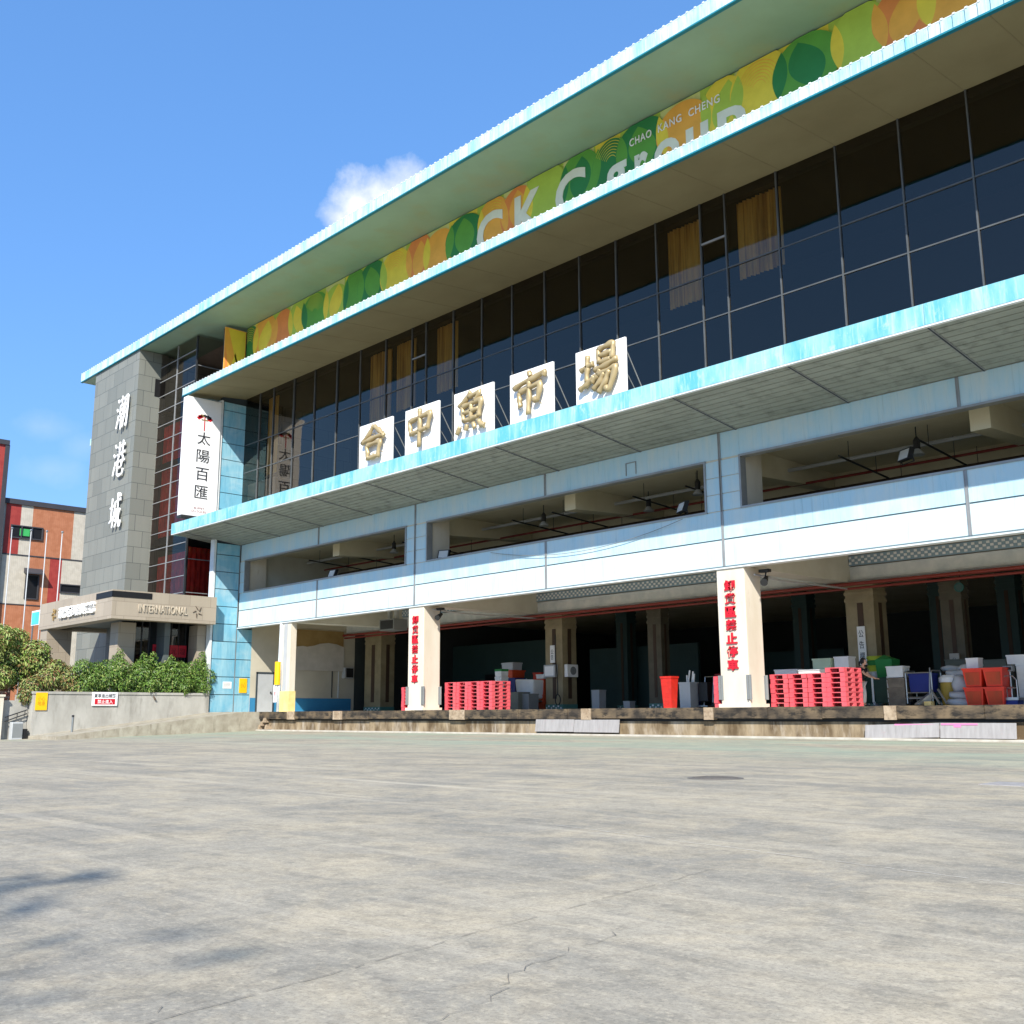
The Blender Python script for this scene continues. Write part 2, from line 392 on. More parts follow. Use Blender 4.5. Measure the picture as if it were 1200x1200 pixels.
    m['leaf_dark'] = M('dark_leaf', (0.04, 0.085, 0.02), 0.5, alt=(0.07, 0.13, 0.03), scale=2)
    m['bark'] = M('bark', (0.09, 0.065, 0.045), 0.9)
    m['skin'] = M('skin', lin((214, 166, 136)), 0.55)
    m['hair'] = M('dark_hair', lin((26, 22, 22)), 0.5)
    m['shirt'] = M('black_cloth', lin((28, 28, 32)), 0.9)
    m['trouser'] = M('pale_cloth', lin((206, 202, 196)), 0.9)
    m['brick_pale'] = slabs('dark_red_brick', lin((120, 70, 60)), lin((140, 90, 78)), lin((190, 176, 164)), (0.5, 0.25), 0.02)
    def tilewall(name, a, b):
        n = NT(name); n.b.inputs['Roughness'].default_value = 0.7
        o = n.mixc(n.ramp(n.noise(2.2, (1, 1, 1), 3), 0.4, 0.6), a, b)
        w = n.node('ShaderNodeTexWave', wave_type='BANDS', bands_direction='Y'); w.inputs['Scale'].default_value = 2.0; w.inputs['Distortion'].default_value = 2.0
        n.link(n.vec(), w.inputs['Vector'])
        o = n.mixc(n.mul(w.outputs['Fac'], 0.22), o, tuple(v * 0.6 for v in a[:3]) + (1,))
        n.link(o, n.b.inputs['Base Color']); return n.m
    m['wall_orange'] = tilewall('orange_tile', lin((178, 116, 82)), lin((166, 104, 70)))
    m['wall_cream'] = tilewall('cream_tile', lin((196, 188, 172)), lin((184, 176, 160)))
    m['wall_red'] = tilewall('red_tile', lin((160, 58, 50)), lin((148, 48, 42)))
    m['charcoal'] = M('charcoal_trim', lin((62, 62, 66)), 0.6)
    m['cyan_sign'] = M('cyan_sign', lin((80, 190, 220)), 0.5)
    m['cast_iron'] = M('cast_iron', lin((110, 106, 100)), 0.7, alt=lin((92, 88, 84)), scale=8)
    m['checker_white'] = M('checker_white', lin((226, 230, 232)), 0.6)
    m['checker_blue'] = M('checker_blue', lin((138, 164, 182)), 0.6)
setup_materials()

# ------------------------------------------------------------------ mesh building
class MB:
    place = None            # optional scaling and placement of a whole layout
    def __init__(self):
        self.v = []; self.f = []; self.mi = []; self.mats = []
    def mat(self, m):
        if m not in self.mats: self.mats.append(m)
        return self.mats.index(m)
    def face(self, pts, m):
        b = len(self.v); self.v += [tuple(p) for p in pts]
        self.f.append(list(range(b, b + len(pts)))); self.mi.append(self.mat(m))
    def hexa(self, p, m):
        """8 points: bottom ring 0-3 (counter-clockwise from above), top ring 4-7"""
        b = len(self.v); self.v += [tuple(q) for q in p]; k = self.mat(m)
        for q in ((3, 2, 1, 0), (4, 5, 6, 7), (0, 1, 5, 4), (1, 2, 6, 5), (2, 3, 7, 6), (3, 0, 4, 7)):
            self.f.append([b + i for i in q]); self.mi.append(k)
    def box(self, x0, x1, y0, y1, z0, z1, m):
        self.hexa([(x0, y0, z0), (x1, y0, z0), (x1, y1, z0), (x0, y1, z0), (x0, y0, z1), (x1, y0, z1), (x1, y1, z1), (x0, y1, z1)], m)
    def tub(self, cx, cy, z0, z1, wb, db, wt, dt, m, wall=0.03, minner=None):
        """open tapering container"""
        mi = minner or m
        ring = lambda w, d, z: [(cx - w / 2, cy - d / 2, z), (cx + w / 2, cy - d / 2, z), (cx + w / 2, cy + d / 2, z), (cx - w / 2, cy + d / 2, z)]
        o0, o1 = ring(wb, db, z0), ring(wt, dt, z1)
        i1, i0 = ring(wt - 2 * wall, dt - 2 * wall, z1), ring(wb - 2 * wall, db - 2 * wall, z0 + wall)
        self.face(list(reversed(o0)), m)
        for a in range(4):
            b = (a + 1) % 4
            self.face([o0[a], o0[b], o1[b], o1[a]], m)
            self.face([o1[a], o1[b], i1[b], i1[a]], m)
            self.face([i1[a], i1[b], i0[b], i0[a]], mi)
        self.face(i0, mi)
    def prism(self, poly, axis, a, b, m, mside=None):
        """poly: 2-D outline; axis 'x': (y,z), 'y': (x,z), 'z': (x,y)"""
        def P(q, t):
            return {'x': (t, q[0], q[1]), 'y': (q[0], t, q[1]), 'z': (q[0], q[1], t)}[axis]
        n = len(poly)
        area = sum(poly[i][0] * poly[(i + 1) % n][1] - poly[(i + 1) % n][0] * poly[i][1] for i in range(n))
        pl = poly if area > 0 else list(reversed(poly))
        A = [P(q, a) for q in pl]; B = [P(q, b) for q in pl]
        flip = (axis == 'y') != (b < a)
        if flip: A, B = B, A
        self.face(list(reversed(A)), m); self.face(B, m)
        for i in range(n):
            j = (i + 1) % n
            self.face([A[i], A[j], B[j], B[i]], mside or m)
    def tube(self, pts, r, m, n=8, cap=True):
        pts = [Vector(p) for p in pts]
        rs = r if isinstance(r, (list, tuple)) else [r] * len(pts)
        k = self.mat(m); b0 = len(self.v)
        ref = None
        for i, p in enumerate(pts):
            d = (pts[min(i + 1, len(pts) - 1)] - pts[max(i - 1, 0)]).normalized()
            if ref is None: ref = Vector((0, 0, 1)) if abs(d.z) < 0.9 else Vector((1, 0, 0))
            s = d.cross(ref).normalized(); t = s.cross(d).normalized()
            for a in range(n):
                an = 2 * math.pi * a / n
                self.v.append(tuple(p + (s * math.cos(an) + t * math.sin(an)) * rs[i]))
        for i in range(len(pts) - 1):
            for a in range(n):
                c = (a + 1) % n
                self.f.append([b0 + i * n + a, b0 + (i + 1) * n + a, b0 + (i + 1) * n + c, b0 + i * n + c]); self.mi.append(k)
        if cap:
            self.f.append([b0 + a for a in range(n)]); self.mi.append(k)
            e = b0 + (len(pts) - 1) * n
            self.f.append([e + a for a in reversed(range(n))]); self.mi.append(k)
    def cyl(self, x, y, z0, z1, r, m, r2=None, n=16):
        self.tube([(x, y, z0), (x, y, z1)], [r, r2 if r2 is not None else r], m, n)
    def sphere(self, c, r, m, sx=1, sy=1, sz=1, n=12, rings=8):
        b0 = len(self.v); k = self.mat(m)
        for i in range(rings + 1):
            ph = math.pi * i / rings
            for a in range(n):
                th = 2 * math.pi * a / n
                self.v.append((c[0] + r * sx * math.sin(ph) * math.cos(th), c[1] + r * sy * math.sin(ph) * math.sin(th), c[2] + r * sz * math.cos(ph)))
        for i in range(rings):
            for a in range(n):
                c2 = (a + 1) % n
                self.f.append([b0 + i * n + a, b0 + (i + 1) * n + a, b0 + (i + 1) * n + c2, b0 + i * n + c2]); self.mi.append(k)
    def data(self, name):
        me = bpy.data.meshes.new(name)
        if MB.place is not None: self.v = [tuple(MB.place @ Vector(q)) for q in self.v]
        me.from_pydata(self.v, [], self.f)
        for mm in self.mats: me.materials.append(mm)
        me.polygons.foreach_set('material_index', self.mi)
        me.update()
        return me
    def obj(self, name, parent=None, loc=None, smooth=False, bevel=0.0):
        me = self.data(name)
        if smooth:
            bm = bmesh.new(); bm.from_mesh(me)
            bmesh.ops.remove_doubles(bm, verts=bm.verts, dist=1e-5)
            bm.to_mesh(me); bm.free()
            me.polygons.foreach_set('use_smooth', [True] * len(me.polygons))
        o = bpy.data.objects.new(name, me)
        C.objects.link(o)
        if parent is not None:
            o.parent = parent
            if loc is None and parent.type == 'EMPTY' and parent.get('_abs', 1):
                o.matrix_parent_inverse = Matrix.Translation(-Vector(parent.location))
        if loc is not None: o.location = loc
        if bevel:
            bv = o.modifiers.new('bevel', 'BEVEL'); bv.width = bevel; bv.segments = 2; bv.limit_method = 'ANGLE'
            bv.harden_normals = False
        return o

def tag(o, label=None, cat=None, group=None, kind=None):
    if label:
        o['label'] = label
        if len(label.split()) > 16: print('LONG LABEL', len(label.split()), label)
    if cat: o['category'] = cat
    if group: o['group'] = group
    if kind: o['kind'] = kind
    return o
def empty(name, loc, label, cat, group=None):
    o = bpy.data.objects.new(name, None); C.objects.link(o)
    o.location = loc if MB.place is None else MB.place @ Vector(loc); o.empty_display_size = 0.3
    return tag(o, label, cat, group)

def text_mesh(body, m, w, h, depth=0.02, bold=0.0, spacing=1.0):
    """the words as a solid mesh of width w and height h, lower-left at the origin, in the local xz plane facing -y"""
    cu = bpy.data.curves.new('lettering', 'FONT')
    cu.body = body; cu.extrude = 0.02; cu.offset = bold; cu.space_character = spacing
    cu.align_x = 'CENTER'
    cu.resolution_u = 4
    o = bpy.data.objects.new('lettering', cu); C.objects.link(o)
    me = bpy.data.meshes.new_from_object(o.evaluated_get(bpy.context.evaluated_depsgraph_get()))
    bpy.data.objects.remove(o)
    xs = [v.co.x for v in me.vertices]; ys = [v.co.y for v in me.vertices]
    x0, x1, y0, y1 = min(xs), max(xs), min(ys), max(ys)
    for v in me.vertices:
        x = (v.co.x - x0) / (x1 - x0) * w; y = (v.co.y - y0) / (y1 - y0) * h
        z = (v.co.z + 0.02) / 0.04 * depth
        v.co = (x, -z, y)
    me.materials.clear(); me.materials.append(m)
    return me
def put_text(name, body, m, parent, origin, w, h, face='front', depth=0.02, bold=0.0, spacing=1.0):
    me = text_mesh(body, m, w, h, depth, bold, spacing)
    for v in me.vertices:
        x, y, z = v.co
        if face == 'front': v.co = (origin[0] + x, origin[1] + y, origin[2] + z)
        else: v.co = (origin[0] - y, origin[1] + x, origin[2] + z)
    me.update()
    o = bpy.data.objects.new(name, me); C.objects.link(o)
    if parent is not None:
        o.parent = parent
        if parent.type == 'EMPTY': o.matrix_parent_inverse = Matrix.Translation(-Vector(parent.location))
    return o

# ------------------------------------------------------------------ ground and dock
def ground():
    mb = MB()
    def gz(x, y):
        t = min(1.0, max(0.0, (-36 - x) / 12.0))
        return -0.026 * max(0.0, min(16.0, 28.7 - y)) * t
    xs = [-3000, -600, -200, -120] + [-90 + 3 * i for i in range(36)] + [40, 120, 600, 3000]
    ys = [-3000, -600, -100, -40] + [-20 + 3 * i for i in range(16)] + [26.5, 28.7, 32, 60, 120, 600, 3000]
    for i in range(len(xs)):
        for j in range(len(ys)):
            mb.v.append((xs[i], ys[j], gz(xs[i], ys[j])))
    k = mb.mat(MAT['lot'])
    for i in range(len(xs) - 1):
        for j in range(len(ys) - 1):
            a = i * len(ys) + j
            mb.f.append([a, a + len(ys), a + len(ys) + 1, a + 1]); mb.mi.append(k)
    tag(mb.obj('ground', smooth=True), kind='structure')
ground()

XL, XR = -53.0, 9.0          # left wing wall and the right end of what is built
JX = [-53.0, -45.03, -37.03, -28.64, -20.2, -11.9, -3.5, 4.9]
COLX = [-36.9, -20.0, -3.3]
YB = 29.2                    # facade plane
DZ = 0.96                    # dock floor

def dock():
    d = empty('loading_dock', (-20, 28.7, 0), 'long stained concrete loading dock with a brown edge beam before the market hall', 'loading dock')
    mb = MB(); mb.box(-53.4, XR, 28.95, 61, 0.3, DZ, MAT['dock_top']); mb.obj('platform', d)
    # edge beam in lengths with pale patched blocks between
    mb = MB(); mp = MB()
    x = -49.3; rnd = random.Random(4)
    blocks = [(-46.6, -45.9), (-42.5, -41.7), (-33.9, -32.9), (-26.4, -25.9), (-20.9, -20.5), (-14.6, -14.2), (-6.5, -6)]
    cur = x
    for a, b in blocks + [(XR, XR)]:
        seg = cur
        while seg < a - 0.01:
            L = min(rnd.uniform(1.8, 3.4), a - seg)
            if a - seg - L < 0.6: L = a - seg
            j = rnd.uniform(-0.02, 0.02)
            mb.box(seg, seg + L - 0.015, 28.66 + j, 28.95, 0.60 + rnd.uniform(-.02, .02), DZ + 0.006 + rnd.uniform(-.006, 0.004), MAT['dock_edge'])
            seg += L
        if b > a:
            mp = MB(); mp.box(a + .01, b - .02, 28.64, 28.95, 0.57, DZ + 0.008, MAT['dock_patch']); mp.obj('patch_block', d)
        cur = b
    mb.obj('edge_beam', d)
    mb = MB()
    mb.box(-49.2, XR, 28.84, 29.4, 0.0, 0.515, MAT['dock_wall'])
    mb.obj('dock_wall', d)
    mb = MB(); mb.box(-49.2, XR, 28.88, 28.95, 0.515, 0.62, MAT['black']); mb.obj('shadow_gap_strip', d)  # black strip paints in the shadow gap under the edge beam
    mb = MB(); mb.box(-49.3, XR, 28.45, 28.9, -0.05, 0.06, MAT['kerb']); mb.obj('kerb', d, bevel=0.02)
    # broken left corner
    rnd = random.Random(9)
    for i in range(4):
        mb = MB(); x = -49.25 + i * 0.22; z = 0.08 + 0.17 * (i % 3)
        mb.hexa([(x, 28.55, z), (x + .26, 28.5, z), (x + .24, 28.85, z), (x + .02, 28.86, z), (x + .03, 28.58, z + .2), (x + .22, 28.56, z + .24), (x + .2, 28.84, z + .22), (x + .03, 28.84, z + .2)], MAT['dock_patch'])
        mb.obj('rubble_block', d)
    return d
dock()
def sheet(x0, x1, z0, z1, tilt, label):
    mb = MB()
    mb.hexa([(x0, 28.60, z0), (x1, 28.60, z0 + tilt), (x1, 28.615, z0 + tilt), (x0, 28.615, z0),
             (x0, 28.66, z1), (x1, 28.66, z1 + tilt), (x1, 28.675, z1 + tilt), (x0, 28.675, z1)], MAT['sheet'])
    o = mb.obj('leaning_sheet'); tag(o, label, 'sheet', 'weathered sheets leaning on the dock wall')
    return o
s = sheet(-28.75, -26.75, 0.13, 0.58, 0.0, 'grey white sheet on the dock wall right of the pillar with crates, its left half')
s = sheet(-26.73, -24.55, 0.12, 0.57, 0.0, 'grey white sheet on the dock wall with a pink tinge, butting right of its twin')
a = sheet(-15.2, -13.0, 0.03, 0.42, 0.07, 'tilted white sheet under the person, leaning on the dock wall with faint pink top')
mb = MB(); mb.box(-14.3, -13.1, 28.655, 28.664, 0.40, 0.455, MAT['pink_paint']); mb.obj('paint_smear', a)
b = sheet(-12.98, -10.95, 0.08, 0.49, 0.0, 'level white sheet with pink paint smears, leaning on the dock wall under the red tubs')
mb = MB(); mb.box(-12.95, -11.95, 28.64, 28.651, 0.43, 0.475, MAT['pink_paint']); mb.box(-12.6, -12.4, 28.637, 28.644, 0.37, 0.43, MAT['pink_paint']); mb.obj('paint_smear', b)

# ------------------------------------------------------------------ the market hall
HALL = empty('fish_market_hall', (-20, 29.2, 0), 'large pale blue market hall with three cantilevered canopies, dark glass storey and open loading bays', 'building')
def hall():
    H = HALL
    # --- solid slabs and side / back walls
    mb = MB()
    mb.box(-53.4, XR, 29.5, 61, 6.75, 7.3, MAT['ceiling_in'])
    mb.obj('upper_deck', H)
    mb = MB(); mb.box(-53.4, XR, 29.5, 61, 9.95, 10.9, MAT['ceiling_in']); mb.obj('third_floor', H)
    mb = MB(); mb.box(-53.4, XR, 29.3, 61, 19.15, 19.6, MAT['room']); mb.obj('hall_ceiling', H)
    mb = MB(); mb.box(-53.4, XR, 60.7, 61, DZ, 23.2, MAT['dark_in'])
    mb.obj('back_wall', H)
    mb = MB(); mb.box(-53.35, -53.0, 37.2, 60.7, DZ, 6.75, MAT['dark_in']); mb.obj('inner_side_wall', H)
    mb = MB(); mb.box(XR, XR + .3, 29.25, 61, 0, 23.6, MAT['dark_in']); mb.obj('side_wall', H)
    # ground hall floor behind the columns has the hall's shade put into its colour
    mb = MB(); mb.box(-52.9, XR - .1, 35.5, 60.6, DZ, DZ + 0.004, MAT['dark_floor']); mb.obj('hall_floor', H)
    # --- facade band: panels in three rows
    def row(name, z0, z1, m, skip=()):
        mb = MB()
        for a, b in zip(JX[:-1], JX[1:]):
            mb.box(a + 0.045, b - 0.045, YB, YB + 0.12, z0, z1, m)
        mb.obj(name, H)
    row('lower_panel', 5.66, 6.545, MAT['band_low'])
    row('sill_panel', 6.595, 7.54, MAT['band_up'])
    row('header_panel', 9.40, 10.31, MAT['band_up'])
    mb = MB()                                           # dark backing seen in the grooves
    mb.box(-53, XR, YB + 0.03, YB + 0.3, 5.62, 7.50, MAT['joint'])
    mb.box(-53, XR, YB + 0.03, YB + 0.3, 9.44, 10.3, MAT['joint'])
    mb.obj('panel_backing', H)
    for x in JX[1:]:
        for za, zb in ((5.66, 7.54), (9.40, 10.31)):
            mb = MB()
            mb.box(x - .045, x + .048, YB - .02, YB + .03, za, zb, MAT['mullion'])
            for o in (-0.045, 0.03): mb.box(x + o, x + o + 0.018, YB - 0.035, YB - 0.02, za, zb, MAT['mullion'])
            mb.obj('panel_joint_strip', H)
    mb = MB(); mb.box(-53, XR, YB - 0.05, YB + 0.3, 5.565, 5.61, MAT['white_edge']); mb.box(-53, XR, YB - 0.02, YB + .02, 5.61, 5.66, MAT['joint']); mb.obj('bottom_trim', H)
    # openings and the piers between them
    OP = [(-52.46, -37.68), (-36.2, -20.8), (-19.42, -4.1), (-2.5, 8.5)]
    prev = -53.0
    for a, b in OP + [(XR, XR)]:
        pier = MB(); pj = MB()
        z0, z1 = 7.58, 9.36
        n = 3
        for k in range(n):
            zz0 = z0 + (z1 - z0) * k / n; zz1 = z0 + (z1 - z0) * (k + 1) / n - 0.03
            mid = [x for x in JX if prev + .1 < x < a - .1]
            cuts = [prev] + mid + [a]
            for c, d in zip(cuts[:-1], cuts[1:]):
                pier.box(c + (0.04 if c in mid else 0), d - (0.04 if d in mid else 0), YB, YB + .12, zz0, zz1, MAT['band_up'])
        pj.box(prev, a, YB + .03, YB + 1.35, 7.3, 9.95, MAT['white_paint'])
        for x in [x for x in JX if prev + .1 < x < a - .1]:
            for o in (-0.045, 0.03): pj.box(x + o, x + o + .018, YB - .035, YB + .03, 7.54, 9.40, MAT['mullion'])
        prev = b
        po = pj.obj('pier', H); pier.obj('pier_panel', po)
    for a, b in OP:
        mb = MB(); t = 0.07
        mb.box(a, b, YB - .05, YB + .28, 7.54, 7.54 + t, MAT['mullion'])
        mb.box(a, b, YB - .05, YB + .28, 9.40 - t, 9.40, MAT['mullion'])
        mb.box(a, a + t, YB - .05, YB + .28, 7.54 + t, 9.40 - t, MAT['mullion'])
        mb.box(b - t, b, YB - .05, YB + .28, 7.54 + t, 9.40 - t, MAT['mullion'])
        mb.obj('opening_frame', H)
    mb = MB()
    for q in ((-24.4, -23.9, 9.95, 9.98), (-24.4, -24.37, 9.5, 9.95), (-23.93, -23.9, 9.5, 9.95)): mb.box(q[0], q[1], YB - .03, YB, q[2], q[3], MAT['mullion'])
    mb.obj('conduit', H)
    # --- ground floor columns in front
    for i, x in enumerate(COLX):
        mb = MB(); mb.box(x - .55, x + .55, YB + .005, YB + .97, DZ, 5.6, MAT['white_paint'])
        c = mb.obj('column', H, bevel=0.03)
        for sx in (-1, 1):
            for yy in (YB, YB + .97):
                mb = MB()
                px, py = x + sx * .55, yy
                mb.box(px - .09, px + .09, py - .02, py + .02, DZ + .25, DZ + 1.05, MAT['grey_plastic'])
                mb.box(px - .02 * 1.0, px + .02, py - .09, py + .09, DZ + .26, DZ + 1.04, MAT['grey_plastic'])
                mb.obj('corner_guard', c)
        mb = MB(); mb.prism([(x - .62, YB - .07), (x + .62, YB - .07), (x + .62, YB + 1.04), (x - .62, YB + 1.04)], 'z', DZ, DZ + .12, MAT['white_paint']); mb.obj('plinth', c)
    mb = MB(); mb.box(-48.18, -47.4, YB + .02, YB + .35, DZ + 1.05, 5.6, MAT['white_paint']); mb.box(-48.06, -47.72, YB - .002, YB + .02, DZ + 1.05, 5.6, MAT['lightgrey'])
    c = mb.obj('column', H)
    mb = MB(); mb.box(-48.24, -47.36, YB - .02, YB + .38, DZ, DZ + 1.05, MAT['pale_yellow']); mb.obj('column_base', c)
    mb = MB(); mb.tube([(-48.42, YB + .05, DZ), (-48.42, YB + .05, 3.0), (-48.36, YB + .05, 5.3), (-48.36, YB + .05, 5.6)], .12, MAT['white_edge'], 10); dp = mb.obj('downpipe', H, smooth=True)
    mb = MB(); mb.tube([(-48.45, YB - .05, 2.35), (-48.45, YB - .05, 3.55)], .17, MAT['yellow'], 10); mb.obj('bumper_sleeve', dp)
    # --- beams over the truck bays
    for x in (-47.8, -36.9, -20.0, -3.3):
        mb = MB(); w = .42
        z0 = 5.60
        mb.prism([(YB + .35, 5.62), (YB + 1.2, z0), (37.0, 5.66), (37.0, 6.75), (YB + .35, 6.75)], 'x', x - w, x + w, MAT['concrete_in'])
        mb.obj('cross_beam', H)
    mb = MB(); mb.box(-53, XR, 37.0, 37.5, 5.68, 6.75, MAT['concrete_in']); mb.obj('inner_beam', H)
    mb = MB(); mb.box(-53, XR, 36.55, 36.99, 5.70, 6.24, MAT['white_edge']); mb.obj('beam_ledge', H)
    # checker frieze
    mb = MB()
    for a, b in ((-47.35, -37.35), (-36.45, -20.45), (-19.55, -3.75), (-2.85, XR)):
        mb.box(a, b, 36.45, 36.5, 6.27, 6.66, MAT['checker_blue'])
        n = int((b - a) / 0.13)
        for i in range(n):
            for k in range(3):
                if (i + k) % 2 == 0:
                    mb.box(a + i * .13, a + i * .13 + .11, 36.437, 36.45, 6.32 + k * .105, 6.32 + k * .105 + .085, MAT['checker_white'])
    mb.obj('checker_frieze', H)
    # hall columns with tiled faces
    def tcol(x, y, w, m=MAT['tile_beige'], d=1.0, top=5.7):
        mb = MB(); mb.box(x, x + w, y, y + d, DZ, top, m)
        c = mb.obj('column', H)
        mb = MB(); mb.box(x - .02, x + w + .02, y - .02, y + d + .02, DZ, DZ + .28, MAT['tile_green'])
        for i in range(int(w / .16)):
            mb.box(x + i * .16 + (.0 if i % 2 else .03), x + i * .16 + .10, y - .028, y - .02, DZ + .07 + .08 * (i % 2), DZ + .15 + .08 * (i % 2), MAT['checker_white'])
        mb.obj('tile_base', c)
        mb = MB(); mb.box(x + w * .42, x + w * .62, y - .02, y + .01, DZ + .55, top - .8, MAT['brown'])
        mb.box(x + w - .01, x + w + .02, y + d * .38, y + d * .62, DZ + .55, top - .8, MAT['brown'])
        mb.obj('inset_strip', c)
        mb = MB()
        for k in range(3): mb.box(x - .03, x + w + .03, y - .03, y + d + .03, top - .75 + k * .26, top - .62 + k * .26, m)
        mb.obj('capital_band', c)
    for x in (-36.4, -20.1, -3.4): tcol(x, 37.0, 1.15)
    tcol(-51.9, 37.2, 1.6)
    for x in (-31.2, -17.1): tcol(x, 38.6, 0.8, MAT['tile_shaded'], d=.6)
    for x in (-39.5, -27.9, -20.9, -17.9, -10.0): tcol(x, 46, 0.8, MAT['teal_wall'], .8, 6.7)
    # dim partitions deep in the hall
    for xa, xb, yy, zt in ((-42.5, -34.5, 47, 4.6), (-34.2, -28.5, 52, 4.2), (-52.9, -44, 45, 5.2)):
        mb = MB(); mb.box(xa, xb, yy, yy + .2, DZ, zt, MAT['teal_wall']); p = mb.obj('partition', H)
    mb = MB(); mb.box(-49.6, -47.6, 44.9, 44.98, DZ + .9, DZ + 2.3, MAT['black']); mb.box(-49.4, -48.4, 44.88, 44.9, DZ + 1.2, DZ + 1.9, MAT['lightgrey']); mb.obj('partition_window', p)
    mb = MB(); mb.box(-52.9, -44, 44.9, 45.0, DZ, 1.7, MAT['blue_dado']); mb.obj('partition_dado', p)
    # sprinkler and fire pipes
    for y, z, r, m in ((36.2, 5.52, .07, 'pipe_red'), (36.3, 5.36, .05, 'pipe_red'), (36.35, 5.66, .03, 'lightgrey')):
        mb = MB(); mb.tube([(-52.8, y, z - .02), (-40, y, z), (-20, y, z + .03), (XR - .2, y, z)], r, MAT[m], 8); mb.obj('ceiling_pipe', H)
    mb = MB(); mb.tube([(-36.2, 29.6, 5.42), (-36.3, 31.4, 5.36), (-36.45, 36.4, 5.44)], .035, MAT['lightgrey'], 6); mb.obj('ceiling_pipe', H)
    mb = MB(); mb.tube([(-19.3, 29.6, 5.32), (-19.4, 31.4, 5.28), (-19.6, 36.4, 5.40)], .035, MAT['lightgrey'], 6); mb.obj('ceiling_pipe', H)
    # --- parking deck behind the openings
    mb = MB(); mb.box(-53.0, -52.9, 29.6, 60.6, 7.3, 9.95, MAT['concrete_in']); mb.box(-52.9, XR, 52, 52.2, 7.3, 9.95, MAT['concrete_in']); mb.obj('deck_wall', H)
    for y in (36.5, 44.0):
        mb = MB(); mb.box(-52.9, XR, y, y + .5, 9.2, 9.95, MAT['ceiling_in']); mb.obj('deck_girder', H)
    for x in (-45.5, -37, -28.6, -20.2, -11.9):
        mb = MB(); mb.prism([(30.6, 9.0), (36.4, 9.35), (36.4, 9.95), (30.6, 9.95)], 'x', x - .3, x + .3, MAT['ceiling_in']); mb.obj('deck_beam', H)
    for i, (y, z, r, m) in enumerate(((33, 9.55, .07, 'lightgrey'), (34.2, 9.25, .05, 'pipe_red'), (35.2, 9.1, .05, 'brown'), (38.2, 8.95, .06, 'pipe_red'), (40, 8.85, .08, 'dark_metal'), (41.6, 8.75, .06, 'brown'), (43, 8.7, .1, 'dark_metal'))):
        mb = MB(); mb.tube([(-52, y, z), (XR - .3, y + .2, z)], r, MAT[m], 6); mb.obj('deck_pipe', H)
    for x in (-49.5, -46.5, -41, -33, -30.5, -26, -23.4, -17, -14.2, -9.5, -6.5):
        mb = MB(); mb.tube([(x, 31.5, 9.3), (x - .3, 39.5, 8.95)], .035, MAT['dark_metal'], 6)
        for k in range(4): mb.tube([(x - .04 * k, 32.2 + 2 * k, 9.26 - .08 * k), (x - .04 * k, 32.2 + 2 * k, 9.94)], .012, MAT['dark_metal'], 5)
        mb.obj('hanging_rail', H)
    # --- canopy 1 over the loading bays
    y0, z0f, z1f = 25.55, 10.66, 11.30
    mb = MB(); P = 11
    ya, za, yb, zb = y0 + .1, 10.70, YB - .01, 10.31
    for k in range(P):
        t0, t1 = k / P, (k + 1) / P - 0.012
        A = (ya + (yb - ya) * t0, za + (zb - za) * t0); B = (ya + (yb - ya) * t1, za + (zb - za) * t1)
        mb.prism([A, B, (B[0], B[1] + .04), (A[0], A[1] + .04)], 'x', -54.2, XR, MAT['soffit_plank'])
    mb.prism([(ya, za + .03), (yb, zb + .03), (yb, 11.2), (ya, 11.2)], 'x', -54.2, XR, MAT['joint_dark'])
    c1 = mb.obj('canopy', H)
    x = -53
    while x < XR:
        mb = MB()
        mb.prism([(ya, za - .02), (yb, zb - .02), (yb, zb), (ya, za)], 'x', x - .05, x + .05, MAT['mullion'])
        mb.prism([(ya, za - .028), (yb, zb - .028), (yb, zb - .02), (ya, za - .02)], 'x', x - .02, x + .02, MAT['joint_dark'])
        x += 4.19
        mb.obj('soffit_batten', c1)
    mb = MB(); x = -54.3
    rnd = random.Random(3)
    while x < XR:
        L = min(4.19 if x > -54 else 1.3, XR - x)
        mb.box(x, x + L - .012, y0, y0 + .14, z0f + .05, z1f, MAT['fascia']); x += L
    mb.box(-54.3, XR, y0 + .01, y0 + .13, z0f, z0f + .05, MAT['white_edge'])
    mb.obj('fascia', c1)
    mb = MB(); mb.box(-54.3, -54.2, y0 + .14, YB, z0f - .02, z1f, MAT['fascia']); mb.obj('fascia_return', c1)
    mb = MB(); mb.box(-54.2, XR, y0 + .14, 29.0, 11.2, 11.24, MAT['dock_top']); mb.obj('canopy_roof', c1)
    # --- canopies 2 and 3 with ribbed fascias
    def ribbed(name, xa, z0, z1, soff, zback, ybk, m_top, pitch, rnd, joint=None):
        mb = MB()
        mb.prism([(y0 + .12, z0 + .02), (ybk, zback), (ybk, z1 + .1), (y0 + .12, z1 - .02)], 'x', xa + .1, XR, soff)
        c = mb.obj(name, H)
        mb = MB()
        mb.box(xa, XR, y0 + .05, y0 + .12, z0 + .03, z1 - .02, MAT['fascia_rib'])
        x = xa
        while x < XR - .05:
            mb.box(x + .015, x + pitch * .62, y0 - .0, y0 + .05, z0 + .06, z1 - .03, MAT['fascia_rib'])
            x += pitch
        mb.box(xa, XR, y0 - .015, y0 + .13, z0, z0 + .055, MAT['fascia_edge'])
        mb.obj('fascia', c)
        mb = MB(); x = xa
        while x < XR - .05:
            mb.prism([(y0 - .015, z1 - .04), (y0 + .35, z1 - .03), (y0 + .35, z1 + .03), (y0 - .015, z1 + .012)], 'x', x + .02, x + .09, MAT['white_edge'])
            x += pitch
        mb.box(xa, XR, y0 + .04, y0 + 3.3, z1 - .02, z1 + .01, MAT['white_edge'])
        mb.obj('rib_cap', c)
